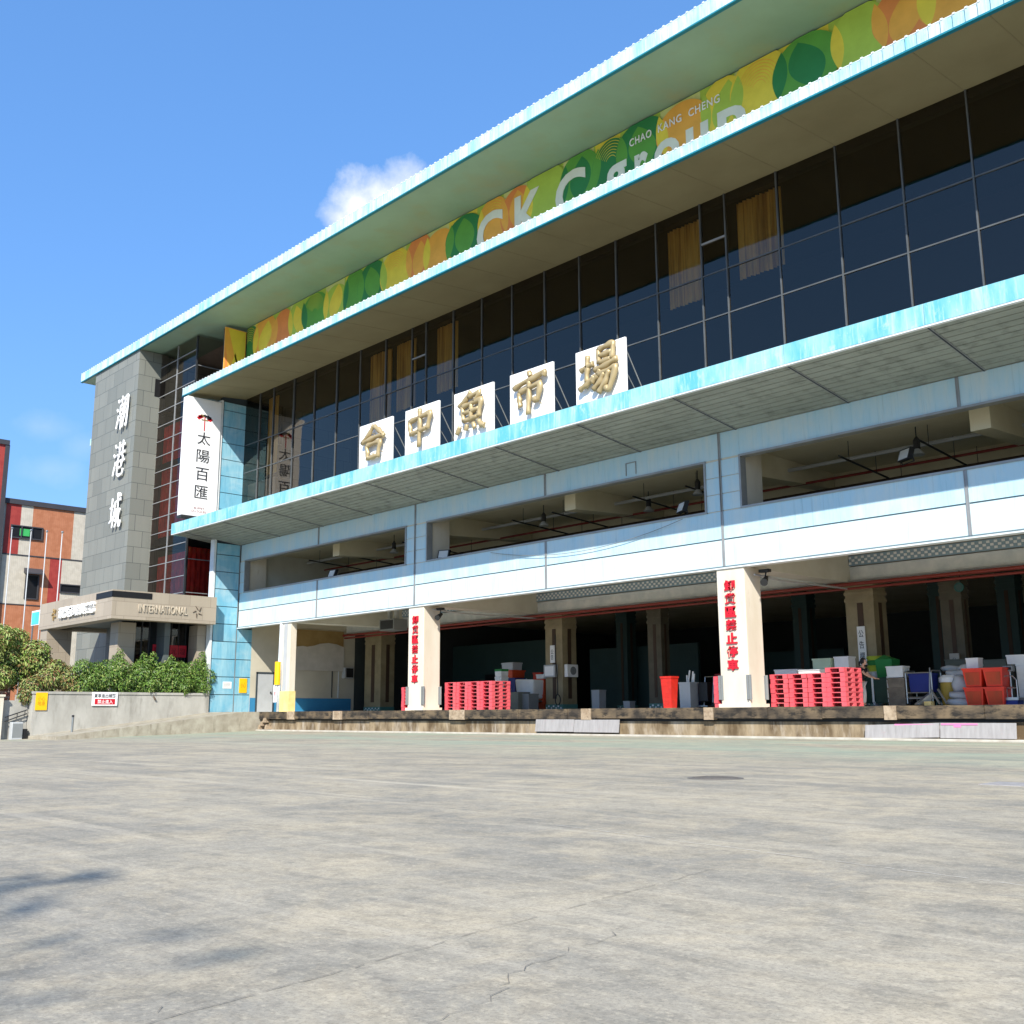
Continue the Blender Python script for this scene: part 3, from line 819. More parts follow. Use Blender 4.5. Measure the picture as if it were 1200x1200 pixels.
        mb = MB(); mb.box(xa, xa + .1, y0 + .12, ybk, z0 - .02 + .05, z1, MAT['fascia_rib']); mb.obj('fascia_return', c)
        if joint:
            mb = MB(); x = xa + 1
            while x < XR:
                mb.prism([(y0 + .14, z0 + .022), (ybk - .02, zback + .002), (ybk - .02, zback - .008), (y0 + .14, z0 + .012)], 'x', x, x + .03, joint)
                x += 2.1
            mb.obj('soffit_joint', c)
        return c
    ribbed('canopy', -53.9, 18.60, 19.08, MAT['soffit_olive'], 18.98, 29.12, None, 0.33, 1, M('soffit_joint', lin((134, 126, 96)), 0.8))
    ribbed('roof_canopy', -69.4, 23.14, 23.78, MAT['soffit_green'], 23.34, 29.3, None, 0.33, 2)
    mb = MB(); mb.box(-69.3, XR, 29.3, 62, 23.34, 23.8, MAT['dock_top']); mb.obj('roof', H)
    # upper parapet wall behind the banner
    mb = MB(); mb.box(-53.0, XR, 29.05, 29.3, 19.6, 23.34, MAT['dark_in']); mb.obj('upper_wall', H)
    # --- third storey glazing
    MX = [-51.39, -49.89, -47.77, -45.70, -43.62, -41.54, -39.42, -37.33, -36.27, -34.31, -32.36, -30.42, -28.46, -26.49, -24.55, -22.56, -20.53, -19.46, -17.35, -15.12, -12.96, -10.84, -8.7, -6.5, -4.4, -2.9, -.8, 1.3, 3.4, 5.5, 7.6]
    yg = 29.12
    mb = MB()
    for x in MX:
        mb.box(x - .022, x + .022, yg - .06, yg + .08, 11.3, 19.12, MAT['window_bar'])
    mb.obj('mullion', H)
    mb = MB()
    for z in (14.5, 16.15):
        mb.box(-52.9, XR, yg - .035, yg + .06, z - .022, z + .022, MAT['window_bar'])
    for a, b in ((-37.33, -36.27), (-20.53, -19.46)): mb.box(a, b, yg - .04, yg + .06, 17.35, 17.42, MAT['mullion'])
    mb.obj('transom', H)
    xs = [-53.0] + MX + [XR]; prnd = random.Random(31)
    for a, b in zip(xs[:-1], xs[1:]):
        for za, zb in ((11.25, 14.5), (14.5, 16.15), (16.15, 19.1)):      # each sheet sits a hair out of true
            t = [prnd.uniform(-.012, .012) for _ in range(3)]
            mb = MB(); mb.face([(a + .02, yg + t[0], za + .02), (b - .02, yg + t[1], za + .02), (b - .02, yg + t[1] + t[2], zb - .02), (a + .02, yg + t[0] + t[2], zb - .02)], MAT['glass'])
            mb.obj('window_pane', H)
    # hall interior behind the glass
    mb = MB(); mb.box(-52.9, XR, 36.5, 36.7, 10.9, 15.6, MAT['brown_room']); mb.box(-52.9, XR, 36.5, 36.7, 15.6, 19.15, MAT['room']); mb.obj('hall_partition', H)  # upper part painted near black for the room's darkness, brown below for the sunlit part
    mb = MB(); mb.box(-52.9, XR, 29.4, 36.5, 10.9, 10.93, MAT['wood_floor']); mb.obj('upper_hall_floor', H)
    mb = MB(); mb.box(-53, XR, 29.2, 29.45, 18.7, 19.15, MAT['black']); mb.obj('window_head', H)
    # bright service window in the corner bay
    mb = MB(); mb.box(-52.98, -50.0, 29.45, 29.6, 11.0, 13.9, MAT['beige_wall']); w = mb.obj('corner_wall', H)
    mb = MB(); mb.box(-52.7, -51.5, 29.42, 29.449, 11.4, 13.0, MAT['black']); mb.obj('corner_window', w)
    # --- left wing wall, blue grooved panels
    z = 0.97
    for (ya, yb, zz0, zz1) in ((27.72, 29.12, DZ, 10.30), (29.18, 30.12, DZ, 5.55), (27.72, 29.1, 11.3, 18.55)):
        mb = MB(); zz = zz0
        while zz < zz1 - .02:
            t = min(zz + .93, zz1); mb.box(-53.10, -53.0, ya, yb, zz, t, MAT['wing_panel']); zz += .97
        mb.obj('wing_panel', H)
    mb = MB(); mb.box(-53.38, -53.06, 27.66, 30.1, DZ, 23.1, MAT['joint_dark']); mb.obj('wing_core', H)
    mb = MB(); mb.box(-53.4, -52.97, 27.52, 27.655, DZ, 18.6, MAT['white_edge']); mb.obj('wing_edge_trim', H)
    mb = MB(); mb.box(-53.03, -52.99, 29.135, 29.165, DZ, 10.3, MAT['mullion']); mb.obj('wing_joint', H)
    # --- inner left wall of the first bay
    mb = MB(); mb.box(-53.35, -53.0, 30.12, 37.2, DZ, 6.75, MAT['beige_wall']); wl = mb.obj('bay_side_wall', H)
    mb = MB(); mb.box(-52.998, -52.975, 30.15, 36.98, DZ, 1.75, MAT['blue_dado']); mb.obj('dado', wl)
    mb = MB(); mb.box(-52.97, -52.92, 30.55, 31.55, DZ, 3.1, MAT['lightgrey']); dr = mb.obj('door', wl)
    mb = MB(); mb.box(-52.97, -52.90, 30.48, 30.55, DZ, 3.18, MAT['joint_dark']); mb.box(-52.97, -52.90, 31.55, 31.62, DZ, 3.18, MAT['joint_dark']); mb.box(-52.97, -52.9, 30.48, 31.62, 3.1, 3.2, MAT['joint_dark']); mb.obj('door_frame', dr)
    mb = MB(); mb.box(-52.92, -52.86, 31.38, 31.44, 2.0, 2.1, MAT['dark_metal']); mb.obj('door_handle', dr)
    mb = MB(); mb.box(-52.97, -52.93, 36.0, 36.05, 1.8, 3.6, MAT['white_edge']); mb.box(-52.97, -52.93, 35.55, 35.6, 1.8, 3.4, MAT['joint_dark']); mb.obj('conduit', wl)
    return H
hall()

def wall_things():
    # torn poster board on the side wall of the first bay
    e = empty('poster_board', (-52.97, 34.7, 3.4), 'brown board half covered with torn grey paper on the side wall of the first bay', 'board')
    mb = MB(); mb.box(-52.99, -52.9, 33.05, 36.3, 3.4, 5.74, MAT['brown_board']); mb.obj('board', e)
    mb = MB()
    top = [(33.0, 4.72), (33.4, 4.78), (33.7, 4.74), (34.2, 4.82), (34.6, 4.95), (35.2, 5.02), (35.8, 4.96), (36.2, 4.84), (36.34, 4.8)]
    mb.prism([(33.0, 3.36), (36.34, 3.36)] + list(reversed(top)), 'x', -52.9, -52.87, MAT['grey_board']); mb.obj('torn_paper', e)
    e = empty('switch_box', (-52.95, 36.7, 3), 'small black faced electric box beside the poster board in the first bay', 'box')
    mb = MB(); mb.box(-52.99, -52.7, 36.3, 36.95, 2.95, 3.6, MAT['lightgrey']); mb.obj('case', e)
    mb = MB(); mb.box(-52.7, -52.66, 36.4, 36.9, 3.0, 3.55, MAT['black']); mb.obj('screen', e)
    # unit hanging from the ceiling of the first bay
    e = empty('hanging_unit', (-45.3, 34.2, 5.3), 'dark grey unit hung on two brackets from the ceiling of the first bay', 'ceiling unit')
    mb = MB(); mb.box(-45.9, -44.6, 33.8, 34.7, 5.25, 5.85, MAT['grey_plastic']); mb.box(-45.8, -44.7, 33.78, 33.8, 5.32, 5.78, MAT['dark_metal']); mb.obj('case', e)
    for x in (-45.6, -45.0):
        mb = MB(); mb.box(x, x + .2, 34.1, 34.3, 5.85, 6.75, MAT['lightgrey']); mb.obj('bracket', e)
    # notices on the wing wall
    e = empty('yellow_notice', (-52.97, 29.7, 2.0), 'small yellow notice on the blue panelled wall beside the beige bay wall', 'notice')
    mb = MB(); mb.box(-52.995, -52.965, 29.45, 29.92, 2.02, 2.82, MAT['yellow']); mb.obj('board', e)
    put_text('lettering', '小心', M('notice_ink', lin((196, 130, 20))), e, (-52.964, 29.53, 2.3), .3, .3, 'right', .004)
    e = empty('paper_notice', (-52.97, 28.9, 2.0), 'faint white paper notice on the blue panelled wall above the ramp', 'notice')
    mb = MB(); mb.box(-52.998, -52.985, 28.45, 28.98, 2.25, 2.62, MAT['white_sign']); mb.obj('sheet', e)
    mb = MB()
    for k in range(4): mb.box(-52.986, -52.981, 28.5, 28.92, 2.32 + k * .07, 2.34 + k * .07, MAT['grey_plastic'])
    mb.obj('print', e)
    e = empty('pipe_notice', (-48.6, 29.15, 1.5), 'narrow white notice with red writing tied to the white downpipe', 'notice')
    mb = MB(); mb.box(-48.72, -48.38, 29.08, 29.1, 1.45, 2.35, MAT['white_sign']); mb.obj('board', e)
    put_text('lettering', '禁\n止', MAT['red_letter'], e, (-48.64, 29.08, 1.55), .18, .45, 'front', .006)
    # things on the hall columns
    for (x, lab) in ((-36.35, 'grey meter box with a printed sheet on the front of the beige tiled pillar'),):
        e = empty('meter_box', (x + .35, 36.95, 2.6), lab, 'meter box')
        mb = MB(); mb.box(x + .02, x + .78, 36.78, 36.99, 2.55, 3.15, MAT['lightgrey']); mb.box(x + .1, x + .7, 36.77, 36.78, 2.62, 3.08, MAT['white_sign']); mb.obj('case', e)
        e = empty('pillar_notice', (x + .45, 36.97, 3.3), 'tall paper notice above the grey meter box on the beige tiled pillar', 'notice')
        mb = MB(); mb.box(x + .32, x + .62, 36.94, 36.98, 3.25, 4.1, MAT['white_sign']); mb.obj('sheet', e)
        put_text('lettering', '公\n告', MAT['dark_letter'], e, (x + .38, 36.94, 3.4), .17, .5, 'front', .006)
        e = empty('meter_box', (x + 1.15, 37.5, 2.6), 'white meter box with a round dial on the right face of the beige tiled pillar', 'meter box')
        mb = MB(); mb.box(x + 1.13, x + 1.33, 37.1, 37.85, 2.55, 3.15, MAT['white_sign']); mb.obj('case', e)
        mb = MB(); mb.tube([(x + 1.33, 37.5, 2.85), (x + 1.36, 37.5, 2.85)], .2, MAT['grey_plastic'], 16); mb.obj('dial', e)
        e = empty('hose_coil', (x + .95, 36.6, 1.0), 'thin black hose hanging down the beige tiled pillar to a loop', 'hose')
        mb = MB()
        pts = [(x + .72, 36.9, 4.6), (x + .78, 36.86, 3.4), (x + .95, 36.8, 2.2), (x + 1.0, 36.74, 1.7)]
        for k in range(17):
            an = math.pi / 2 - 2 * math.pi * k / 16
            pts.append((x + 1.0 + .17 * math.cos(an), 36.74, 1.45 + .25 * math.sin(an)))
        mb.tube(pts, .025, MAT['black'], 6); mb.obj('hose', e)
    e = empty('pillar_notice', (-19.7, 36.97, 2.7), 'tall white paper notice on the front of the tiled pillar behind the person', 'notice')
    mb = MB(); mb.box(-19.66, -19.34, 36.93, 36.98, 2.55, 4.0, MAT['white_sign']); mb.obj('sheet', e)
    for i, ch in enumerate('公告欄'): put_text('character', ch, MAT['dark_letter'], e, (-19.6, 36.93, 3.58 - i * .42), .2, .28, 'front', .006)
    e = empty('pillar_notice', (-16.5, 38.3, 2.0), 'pale notice on the shadowed pillar behind the grey sacks', 'notice')
    mb = MB(); mb.box(-16.8, -16.45, 38.33, 38.38, 2.0, 2.9, MAT['grey_board']); mb.obj('sheet', e)
    put_text('lettering', '公\n告', MAT['dark_letter'], e, (-16.72, 38.33, 2.15), .18, .6, 'front', .006)
    e = empty('wall_clock', (-15.4, 36.1, 5.1), 'round teal wall clock high under the red pipe behind the grey sacks', 'clock')
    mb = MB(); mb.tube([(-15.4, 36.42, 5.08), (-15.4, 36.36, 5.08)], .17, M('teal_rim', lin((30, 76, 72))), 20); mb.tube([(-15.4, 36.43, 5.08), (-15.4, 36.55, 5.08)], .05, MAT['dark_metal'], 8); mb.tube([(-15.4, 36.5, 5.1), (-15.4, 36.5, 5.72)], .02, MAT['dark_metal'], 6); mb.obj('rim', e)
    mb = MB(); mb.tube([(-15.4, 36.36, 5.08), (-15.4, 36.35, 5.08)], .11, MAT['teal_wall'], 20); mb.obj('dial', e)
    # lamps: flood lights at the sills and high-bay lamps on the deck ceiling
    def flood(x, y, z, label, yaw=0.0):
        e = empty('flood_light', (x, y, z), label, 'flood light', 'lamps of the parking deck')
        c, s_ = math.cos(yaw), math.sin(yaw)
        mb = MB()
        def R(px, py, pz): return (x + px * c - py * s_, y + px * s_ + py * c, z + pz)
        def hx(x0, x1, ya, yb, za, zb, sh, m):
            mb.hexa([R(x0, ya, za), R(x1, ya, za), R(x1, yb, za), R(x0, yb, za), R(x0, ya + sh, zb), R(x1, ya + sh, zb), R(x1, yb + sh, zb), R(x0, yb + sh, zb)], m)
        hx(-.28, .28, -.05, .12, .05, .45, .12, MAT['dark_metal']); mb.obj('housing', e)
        mb = MB(); hx(-.23, .23, -.062, -.05, .09, .41, .12, MAT['lamp_glass']); mb.obj('lens', e)
        mb = MB(); mb.tube([R(-.3, .08, .2), R(-.3, .15, -.02), R(.3, .15, -.02), R(.3, .08, .2)], .02, MAT['dark_metal'], 6); mb.obj('bracket', e)
    flood(-44.6, 29.75, 7.66, 'flood light on the sill at the middle of the leftmost deck opening')
    flood(-35.75, 29.8, 7.66, 'flood light in the lower left corner of the middle deck opening', .4)
    flood(-22.4, 29.8, 7.85, 'flood light near the right end of the middle deck opening', -.5)
    flood(-14.6, 31.2, 8.6, 'flood light in the rightmost deck opening', -.5)
    def bay_lamp(x, y, z, label):
        e = empty('bay_lamp', (x, y, z), label, 'ceiling lamp', 'lamps of the parking deck')
        mb = MB(); mb.tube([(x, y, z + .62), (x, y, z + .5), (x, y, z + .2)], [.03, .11, .11], MAT['dark_metal'], 10); mb.tube([(x, y, z + .6), (x, y, 9.95)], .02, MAT['dark_metal'], 6); mb.obj('ballast', e)
        mb = MB(); mb.tube([(x, y, z + .2), (x, y, z)], [.08, .24], MAT['lightgrey'], 14); mb.obj('shade', e)
    bay_lamp(-14.6, 32.2, 9.0, 'bell shaped lamp on the deck ceiling above the flood light in the rightmost opening')
    bay_lamp(-31.9, 32.4, 9.0, 'bell shaped lamp on the deck ceiling left of centre in the middle opening')
    bay_lamp(-23.2, 32.0, 9.0, 'bell shaped lamp on the deck ceiling near the right end of the middle opening')
    bay_lamp(-26.9, 33.6, 9.1, 'bell shaped lamp on the deck ceiling at the centre of the middle opening')
    bay_lamp(-42.6, 32.2, 9.0, 'bell shaped lamp on the deck ceiling in the leftmost opening')
    # cameras / small fittings near the column heads
    def cctv(x, label):
        e = empty('spot_lamp', (x, 29.9, 5.2), label, 'spot lamp')
        mb = MB(); mb.box(x - .12, x + .25, 29.8, 30.0, 5.4, 5.5, MAT['dark_metal']); mb.tube([(x + .1, 29.9, 5.4), (x + .1, 29.85, 5.2)], .025, MAT['dark_metal'], 6); mb.obj('bracket', e)
        mb = MB(); mb.tube([(x + .08, 29.95, 5.22), (x + .2, 29.6, 5.02)], [.07, .13], MAT['dark_metal'], 12); mb.obj('head', e)
    cctv(-19.15, 'small spot lamp on a bracket at the head of the right lettered column')
    cctv(-36.1, 'small spot lamp on a bracket at the head of the left lettered column')
    e = empty('cable', (-29, 29.1, 7), 'thin grey cable sagging across the blue band under the middle opening', 'cable')
    mb = MB(); pts = []
    for k in range(15):
        t = k / 14; pts.append((-30.0 + 10.0 * t - 1.8, 29.1, 7.45 - 0.62 * 4 * t * (1 - t) * .9 + .04 * t))
    mb.tube(pts, .012, MAT['grey_plastic'], 5); mb.obj('wire', e)
wall_things()

# curtains behind the third-storey glass
CURT = [(-51.3, -50.2, 14.2, 'leftmost, beside the white sign'), (-41.4, -39.6, 15.2, 'over the first gold character panel'), (-39.2, -37.6, 15.3, 'left of the narrow vent pane over the second gold panel'),
        (-36.1, -34.6, 15.5, 'right of the narrow vent pane over the third gold panel'), (-22.4, -20.8, 15.6, 'left of the narrow vent pane beyond the last gold panel'), (-19.3, -17.5, 15.8, 'widest, right of the vent pane near the middle of the glass')]
for i, (a, b, z, lab) in enumerate(CURT):
    mb = MB(); n = int((b - a) / .06); pts = []
    for k in range(n + 1):
        pts.append((a + (b - a) * k / n, 29.62 + .07 * math.sin(k * 2.1) + .03 * math.sin(k * .7)))
    for p, q in zip(pts[:-1], pts[1:]):
        mb.face([(p[0], p[1], z), (q[0], q[1], z), (q[0], q[1], 18.7), (p[0], p[1], 18.7)], MAT['curtain'])
    tag(mb.obj('curtain', smooth=True), 'mustard curtain, ' + lab, 'curtain', 'mustard curtains behind the glass')

# ------------------------------------------------------------------ brush-written characters
def brush_char(strokes, w, h, ox, oz, y, width, thick, m, parent, name='character', slant=0.0):
    mb = MB(); k = mb.mat(m)
    for st in strokes:
        pts = [Vector((p[0], p[1])) for p in st]
        # resample with Catmull-Rom
        P = []
        ext = [pts[0] * 2 - pts[1]] + pts + [pts[-1] * 2 - pts[-2]]
        for i in range(1, len(ext) - 2):
            for s_ in range(5):
                t = s_ / 5
                a, b, c, d = ext[i - 1], ext[i], ext[i + 1], ext[i + 2]
                lin_ = b.lerp(c, t)
                cr = 0.5 * ((2 * b) + (c - a) * t + (2 * a - 5 * b + 4 * c - d) * t * t + (3 * b - a - 3 * c + d) * t * t * t)
                P.append(lin_.lerp(cr, 0.35))
        P.append(pts[-1])
        n = len(P); S = 8; b0 = len(mb.v)
        for i, p in enumerate(P):
            q = Vector((ox + (p.x + slant * p.y) * w, oz + p.y * h))
            d = P[min(i + 1, n - 1)] - P[max(i - 1, 0)]
            d = Vector((d.x * w, d.y * h)).normalized()
            nn = Vector((-d.y, d.x))
            t = i / (n - 1)
            r = width * (0.62 + 0.38 * math.cos(2 * math.pi * t) ** 2) * (0.75 if i in (0, n - 1) else 1)
            for a in range(S):
                an = math.pi * a / (S - 1)
                off = nn * (math.cos(an) * r)
                mb.v.append((q.x + off.x, y - math.sin(an) * thick - 0.001, q.y + off.y))
        for i in range(n - 1):
            for a in range(S - 1):
                mb.f.append([b0 + i * S + a, b0 + i * S + a + 1, b0 + (i + 1) * S + a + 1, b0 + (i + 1) * S + a]); mb.mi.append(k)
            mb.f.append([b0 + i * S, b0 + (i + 1) * S, b0 + (i + 1) * S + S - 1, b0 + i * S + S - 1]); mb.mi.append(k)
        mb.f.append([b0 + a for a in reversed(range(S))]); mb.mi.append(k)
        e = b0 + (n - 1) * S
        mb.f.append([e + a for a in range(S)]); mb.mi.append(k)
    o = mb.obj(name, parent, smooth=False)
    o.data.polygons.foreach_set('use_smooth', [len(p.vertices) == 4 for p in o.data.polygons])
    return o
GLYPH = {
 'tai': [[(.5, .98), (.34, .78), (.04, .56)], [(.04, .57), (.4, .62), (.9, .66)], [(.52, .95), (.72, .8), (.96, .58)], [(.25, .46), (.3, .25), (.32, .06)], [(.25, .46), (.5, .48), (.8, .48), (.76, .3), (.72, .06)], [(.32, .1), (.72, .12)]],
 'zhong': [[(.1, .74), (.13, .55), (.19, .36)], [(.1, .74), (.5, .78), (.92, .82), (.88, .6), (.82, .42)], [(.19, .4), (.5, .42), (.82, .46)], [(.49, 1.0), (.52, .6), (.52, .0)]],
 'yu': [[(.48, 1.0), (.32, .84), (.08, .7)], [(.4, .88), (.78, .92), (.62, .72)], [(.2, .68), (.23, .5), (.27, .3)], [(.2, .68), (.5, .7), (.84, .73), (.8, .5), (.77, .32)], [(.25, .5), (.79, .53)], [(.51, .7), (.51, .32)], [(.27, .31), (.77, .34)], [(.14, .2), (.04, .02)], [(.38, .2), (.35, .06)], [(.6, .2), (.66, .06)], [(.78, .22), (.88, .1), (1.0, .06)]],
 'shi': [[(.48, 1.0), (.54, .88)], [(.02, .70), (.3, .78), (.65, .82), (1.0, .9), (.94, .8)], [(.2, .56), (.21, .4), (.25, .22)], [(.2, .58), (.5, .62), (.84, .66), (.82, .45), (.78, .28), (.66, .32)], [(.5, .8), (.51, .4), (.5, .0)]],
 'chang': [[(.02, .62), (.2, .66), (.38, .7)], [(.2, .9), (.2, .6), (.2, .32)], [(.0, .2), (.2, .28), (.42, .4)], [(.5, .98), (.52, .66)], [(.5, .97), (.7, 1.0), (.9, 1.02), (.86, .68)], [(.53, .82), (.87, .85)], [(.53, .67), (.86, .7)], [(.4, .54), (.7, .58), (1.02, .66)], [(.56, .52), (.48, .4), (.34, .28)], [(.5, .42), (.75, .45), (.96, .5), (.9, .25), (.8, .02), (.7, .1)], [(.66, .43), (.56, .26), (.38, .12)], [(.8, .45), (.7, .22), (.52, .02)]],
 'chao': [[(.1, .92), (.2, .82)], [(.03, .66), (.15, .56)], [(.06, .08), (.14, .26), (.22, .46)], [(.3, .88), (.62, .92)], [(.45, 1.0), (.45, .78)], [(.33, .72), (.34, .45)], [(.33, .72), (.6, .75), (.58, .46), (.34, .45)], [(.34, .58), (.58, .6)], [(.26, .3), (.64, .34)], [(.46, .44), (.46, .0)], [(.73, .92), (.72, .4), (.6, .05)], [(.73, .92), (.97, .95), (.96, .08), (.86, .14)], [(.74, .7), (.95, .72)], [(.73, .46), (.95, .48)]],
 'gang': [[(.1, .95), (.22, .84)], [(.02, .68), (.16, .58)], [(.05, .06), (.14, .26), (.24, .46)], [(.35, .84), (.98, .9)], [(.5, 1.0), (.52, .64)], [(.8, 1.02), (.78, .64)], [(.26, .62), (1.02, .68)], [(.5, .6), (.4, .46), (.24, .34)], [(.76, .64), (.88, .5), (1.04, .4)], [(.42, .42), (.78, .45), (.75, .27), (.44, .25)], [(.42, .42), (.42, .08), (.6, .03), (.9, .05), (.94, .2)]],
 'cheng': [[(.0, .62), (.34, .68)], [(.17, .9), (.17, .3)], [(.0, .2), (.36, .36)], [(.4, .76), (.95, .82)], [(.44, .76), (.42, .4), (.28, .04)], [(.46, .52), (.64, .54), (.62, .22), (.52, .26)], [(.66, 1.02), (.72, .5), (.9, .08), (1.0, .06), (1.0, .22)], [(.92, .56), (.78, .3), (.54, .04)], [(.82, .98), (.92, .88)]],
}
def sign_panels():
    spec = [('tai', -36.92, -34.53, 'white square sign board with the gold character 台, first on the canopy'),
            ('zhong', -33.62, -31.41, 'white square sign board with the gold character 中, second on the canopy'),
            ('yu', -30.45, -28.15, 'white square sign board with the gold character 魚, middle one on the canopy'),
            ('shi', -27.21, -24.95, 'white square sign board with the gold character 市, fourth on the canopy'),
            ('chang', -23.82, -21.53, 'white square sign board with the gold character 場, last on the canopy')]
    for g, a, b, lab in spec:
        e = empty('character_sign', ((a + b) / 2, 25.95, 11.3), lab, 'sign board', 'gold character signs on the canopy')
        mb = MB(); mb.box(a, b, 25.90, 25.98, 11.36, 13.36, MAT['white_sign']); mb.obj('board', e)
        brush_char(GLYPH[g], (b - a) * .74, 1.62, a + (b - a) * .13, 11.56, 25.76, .14, .12, MAT['gold'], e, slant=.05)
        mb = MB()
        for t in (.25, .5, .75):
            for zz in (11.9, 12.8): mb.tube([(a + (b - a) * t, 25.74, zz), (a + (b - a) * t, 25.9, zz)], .015, MAT['gold'], 5)
        mb.obj('stand_off', e)
        for sx in (a + .15, b - .15):
            mb = MB(); mb.tube([(sx, 25.98, 13.2), (sx, 27.3, 11.24)], .022, MAT['grey_plastic'], 6); mb.tube([(sx, 26.0, 12.3), (sx, 26.9, 11.24)], .018, MAT['grey_plastic'], 6); mb.obj('brace', e)
sign_panels()

def column_letters():
    for x, who in ((-36.9, 'left'), (-20.0, 'right')):
        txt = '卸貨區禁止停車'
        e = empty('column_lettering', (x, 29.19, 2.2), 'red raised characters on the ' + ('farther of the two white dock columns' if who == 'left' else 'nearer of the two white dock columns'), 'lettering', 'red lettering on the white columns')
        for i, ch in enumerate(txt):
            put_text('character', ch, MAT['red_letter'], e, (x - .23, 29.2, 4.80 - i * .44), .42, .37, 'front', .05, .035)
column_letters()

def banner():
    e = empty('fruit_banner', (-25, 28.9, 20), 'long banner of overlapping green, yellow and orange leaf shapes with white lettering under the roof', 'banner')
    cols = {'g': M('banner_green', lin((92, 160, 66)), 0.5), 'dg': M('banner_dark_green', lin((44, 128, 72)), 0.5), 'lg': M('banner_lime', lin((172, 200, 80)), 0.5), 'y': M('banner_yellow', lin((228, 208, 72)), 0.5),
            'o': M('banner_orange', lin((234, 172, 74)), 0.5), 'r': M('banner_red', lin((228, 140, 76)), 0.5), 'p': M('banner_pale', lin((206, 212, 140)), 0.5), 'k': M('banner_black', lin((16, 40, 30)), 0.5)}
    x0, x1, z0, z1, yb = -52.9, XR, 19.5, 23.28, 28.9
    mb = MB(); mb.box(x0, x1, yb, yb + .06, z0, z1, cols['lg'])
    mb.obj('cloth', e)
    def clip(poly):
        def cut(pl, ins, inter):
            out = []
            for i in range(len(pl)):
                a, b = pl[i - 1], pl[i]
                if ins(b):
                    if not ins(a): out.append(inter(a, b))
                    out.append(b)
                elif ins(a): out.append(inter(a, b))
            return out
        for ax, lim, sg in ((0, x0 + .02, 1), (0, x1 - .02, -1), (1, z0 + .02, 1), (1, z1 - .02, -1)):
            def ins(p, ax=ax, lim=lim, sg=sg): return sg * (p[ax] - lim) >= 0
            def inter(a, b, ax=ax, lim=lim):
                t = (lim - a[ax]) / (b[ax] - a[ax])
                q = [a[0] + (b[0] - a[0]) * t, a[1] + (b[1] - a[1]) * t]; q[ax] = lim; return tuple(q)
            poly = cut(poly, ins, inter)
            if not poly: return []
        return poly
    pat = MB(); lay = [0]
    def add(poly, c):
        pl = clip(poly)
        if len(pl) >= 3:
            lay[0] += 1
            y = yb - 0.004 - 0.00012 * lay[0]
            pat.face([(p[0], y, p[1]) for p in pl], cols[c])
    def leaf(cx, cz, w, h, rot, c, pointy=True):
        pts = []
        n = 22
        for k in range(n):
            t = 2 * math.pi * k / n
            if pointy:
                s_ = math.sin(t); x = w / 2 * (abs(math.cos(t)) ** 1.0) * (1 if math.cos(t) > 0 else -1) * (1 - .25 * s_ * s_); z = h / 2 * (abs(s_) ** .85) * (1 if s_ > 0 else -1)
            else: x = w / 2 * math.cos(t); z = h / 2 * math.sin(t)
            pts.append((cx + x * math.cos(rot) - z * math.sin(rot), cz + x * math.sin(rot) + z * math.cos(rot)))
        add(pts, c)
        return pts
    rnd = random.Random(21)
    ring = ['dg', 'o', 'r', 'lg', 'g', 'lg', 'g', 'dg', 'y', 'r', 'o', 'dg', 'o', 'r', 'lg', 'g', 'dg', 'dg', 'o', 'y', 'y', 'g', 'lg', 'r', 'o', 'lg', 'dg', 'y']
    lens = {'dg': 'g', 'g': 'dg', 'o': 'y', 'r': 'o', 'lg': 'y', 'y': 'lg'}
    def circ(cx, cz, rx, rz, c, n=36): add([(cx + rx * math.cos(2 * math.pi * k / n), cz + rz * math.sin(2 * math.pi * k / n)) for k in range(n)], c)
    def lensp(cx, cz, w, h, c, n=12, lean=0.0):
        # the pointed overlap of two circles
        pts = []
        for k in range(n + 1):
            t = -1 + 2 * k / n; pts.append((cx + w * (1 - t * t) + lean * t, cz + h * t))
        for k in range(n - 1, 0, -1):
            t = -1 + 2 * k / n; pts.append((cx - w * (1 - t * t) + lean * t, cz + h * t))
        add(pts, c)
    x = x0 + .3; i = 0; zc = 22.2
    xs = []
    while x < x1 + 1.5:
        st = 1.75 + .25 * math.sin(i * 1.9); xs.append((x, st)); x += st; i += 1
    for i, (x, st) in enumerate(xs):
        add([(x - st * .55, z0), (x + st * .45, z0), (x + st * .45, z1), (x - st * .55, z1)], ('p', 'y', 'lg', 'p', 'lg')[i % 5])
    for i, (x, st) in enumerate(xs):
        c = ring[i % len(ring)]
        circ(x, zc + .12 * math.sin(i * 2.3), st * .66, 1.12 + .1 * math.sin(i), c)
        lensp(x - st * .5, zc, st * .15, .86, lens[c], lean=.12 * math.sin(i * 1.3))
        if i % 2: lensp(x + .05, zc - .05, st * .34, .95, lens[c], lean=.3 * math.sin(i * 1.7))
        if i % 4 == 2:
            xx = x + st * .52; add([(xx, zc + .62), (xx + .10, zc), (xx, zc - .8), (xx - .10, zc)], 'k')
        if i % 4 == 0:      # fine line arcs over a circle
            for k in range(7):
                r0 = .3 + k * .1; pts = [(x + r0 * math.cos(.2 + 2.4 * q / 14), zc - .1 + r0 * 1.2 * math.sin(.2 + 2.4 * q / 14)) for q in range(15)]
                for q in range(14):
                    a, b = pts[q], pts[q + 1]; add([a, b, (b[0], b[1] + .028), (a[0], a[1] + .028)], 'y' if c != 'y' else 'o')
    pat.obj('printed_pattern', e)
    mb = MB(); mb.box(-52.99, -52.93, 27.5, 28.85, 19.5, 23.05, cols['o']); s_ = mb.obj('side_cloth', e)
    mb = MB()
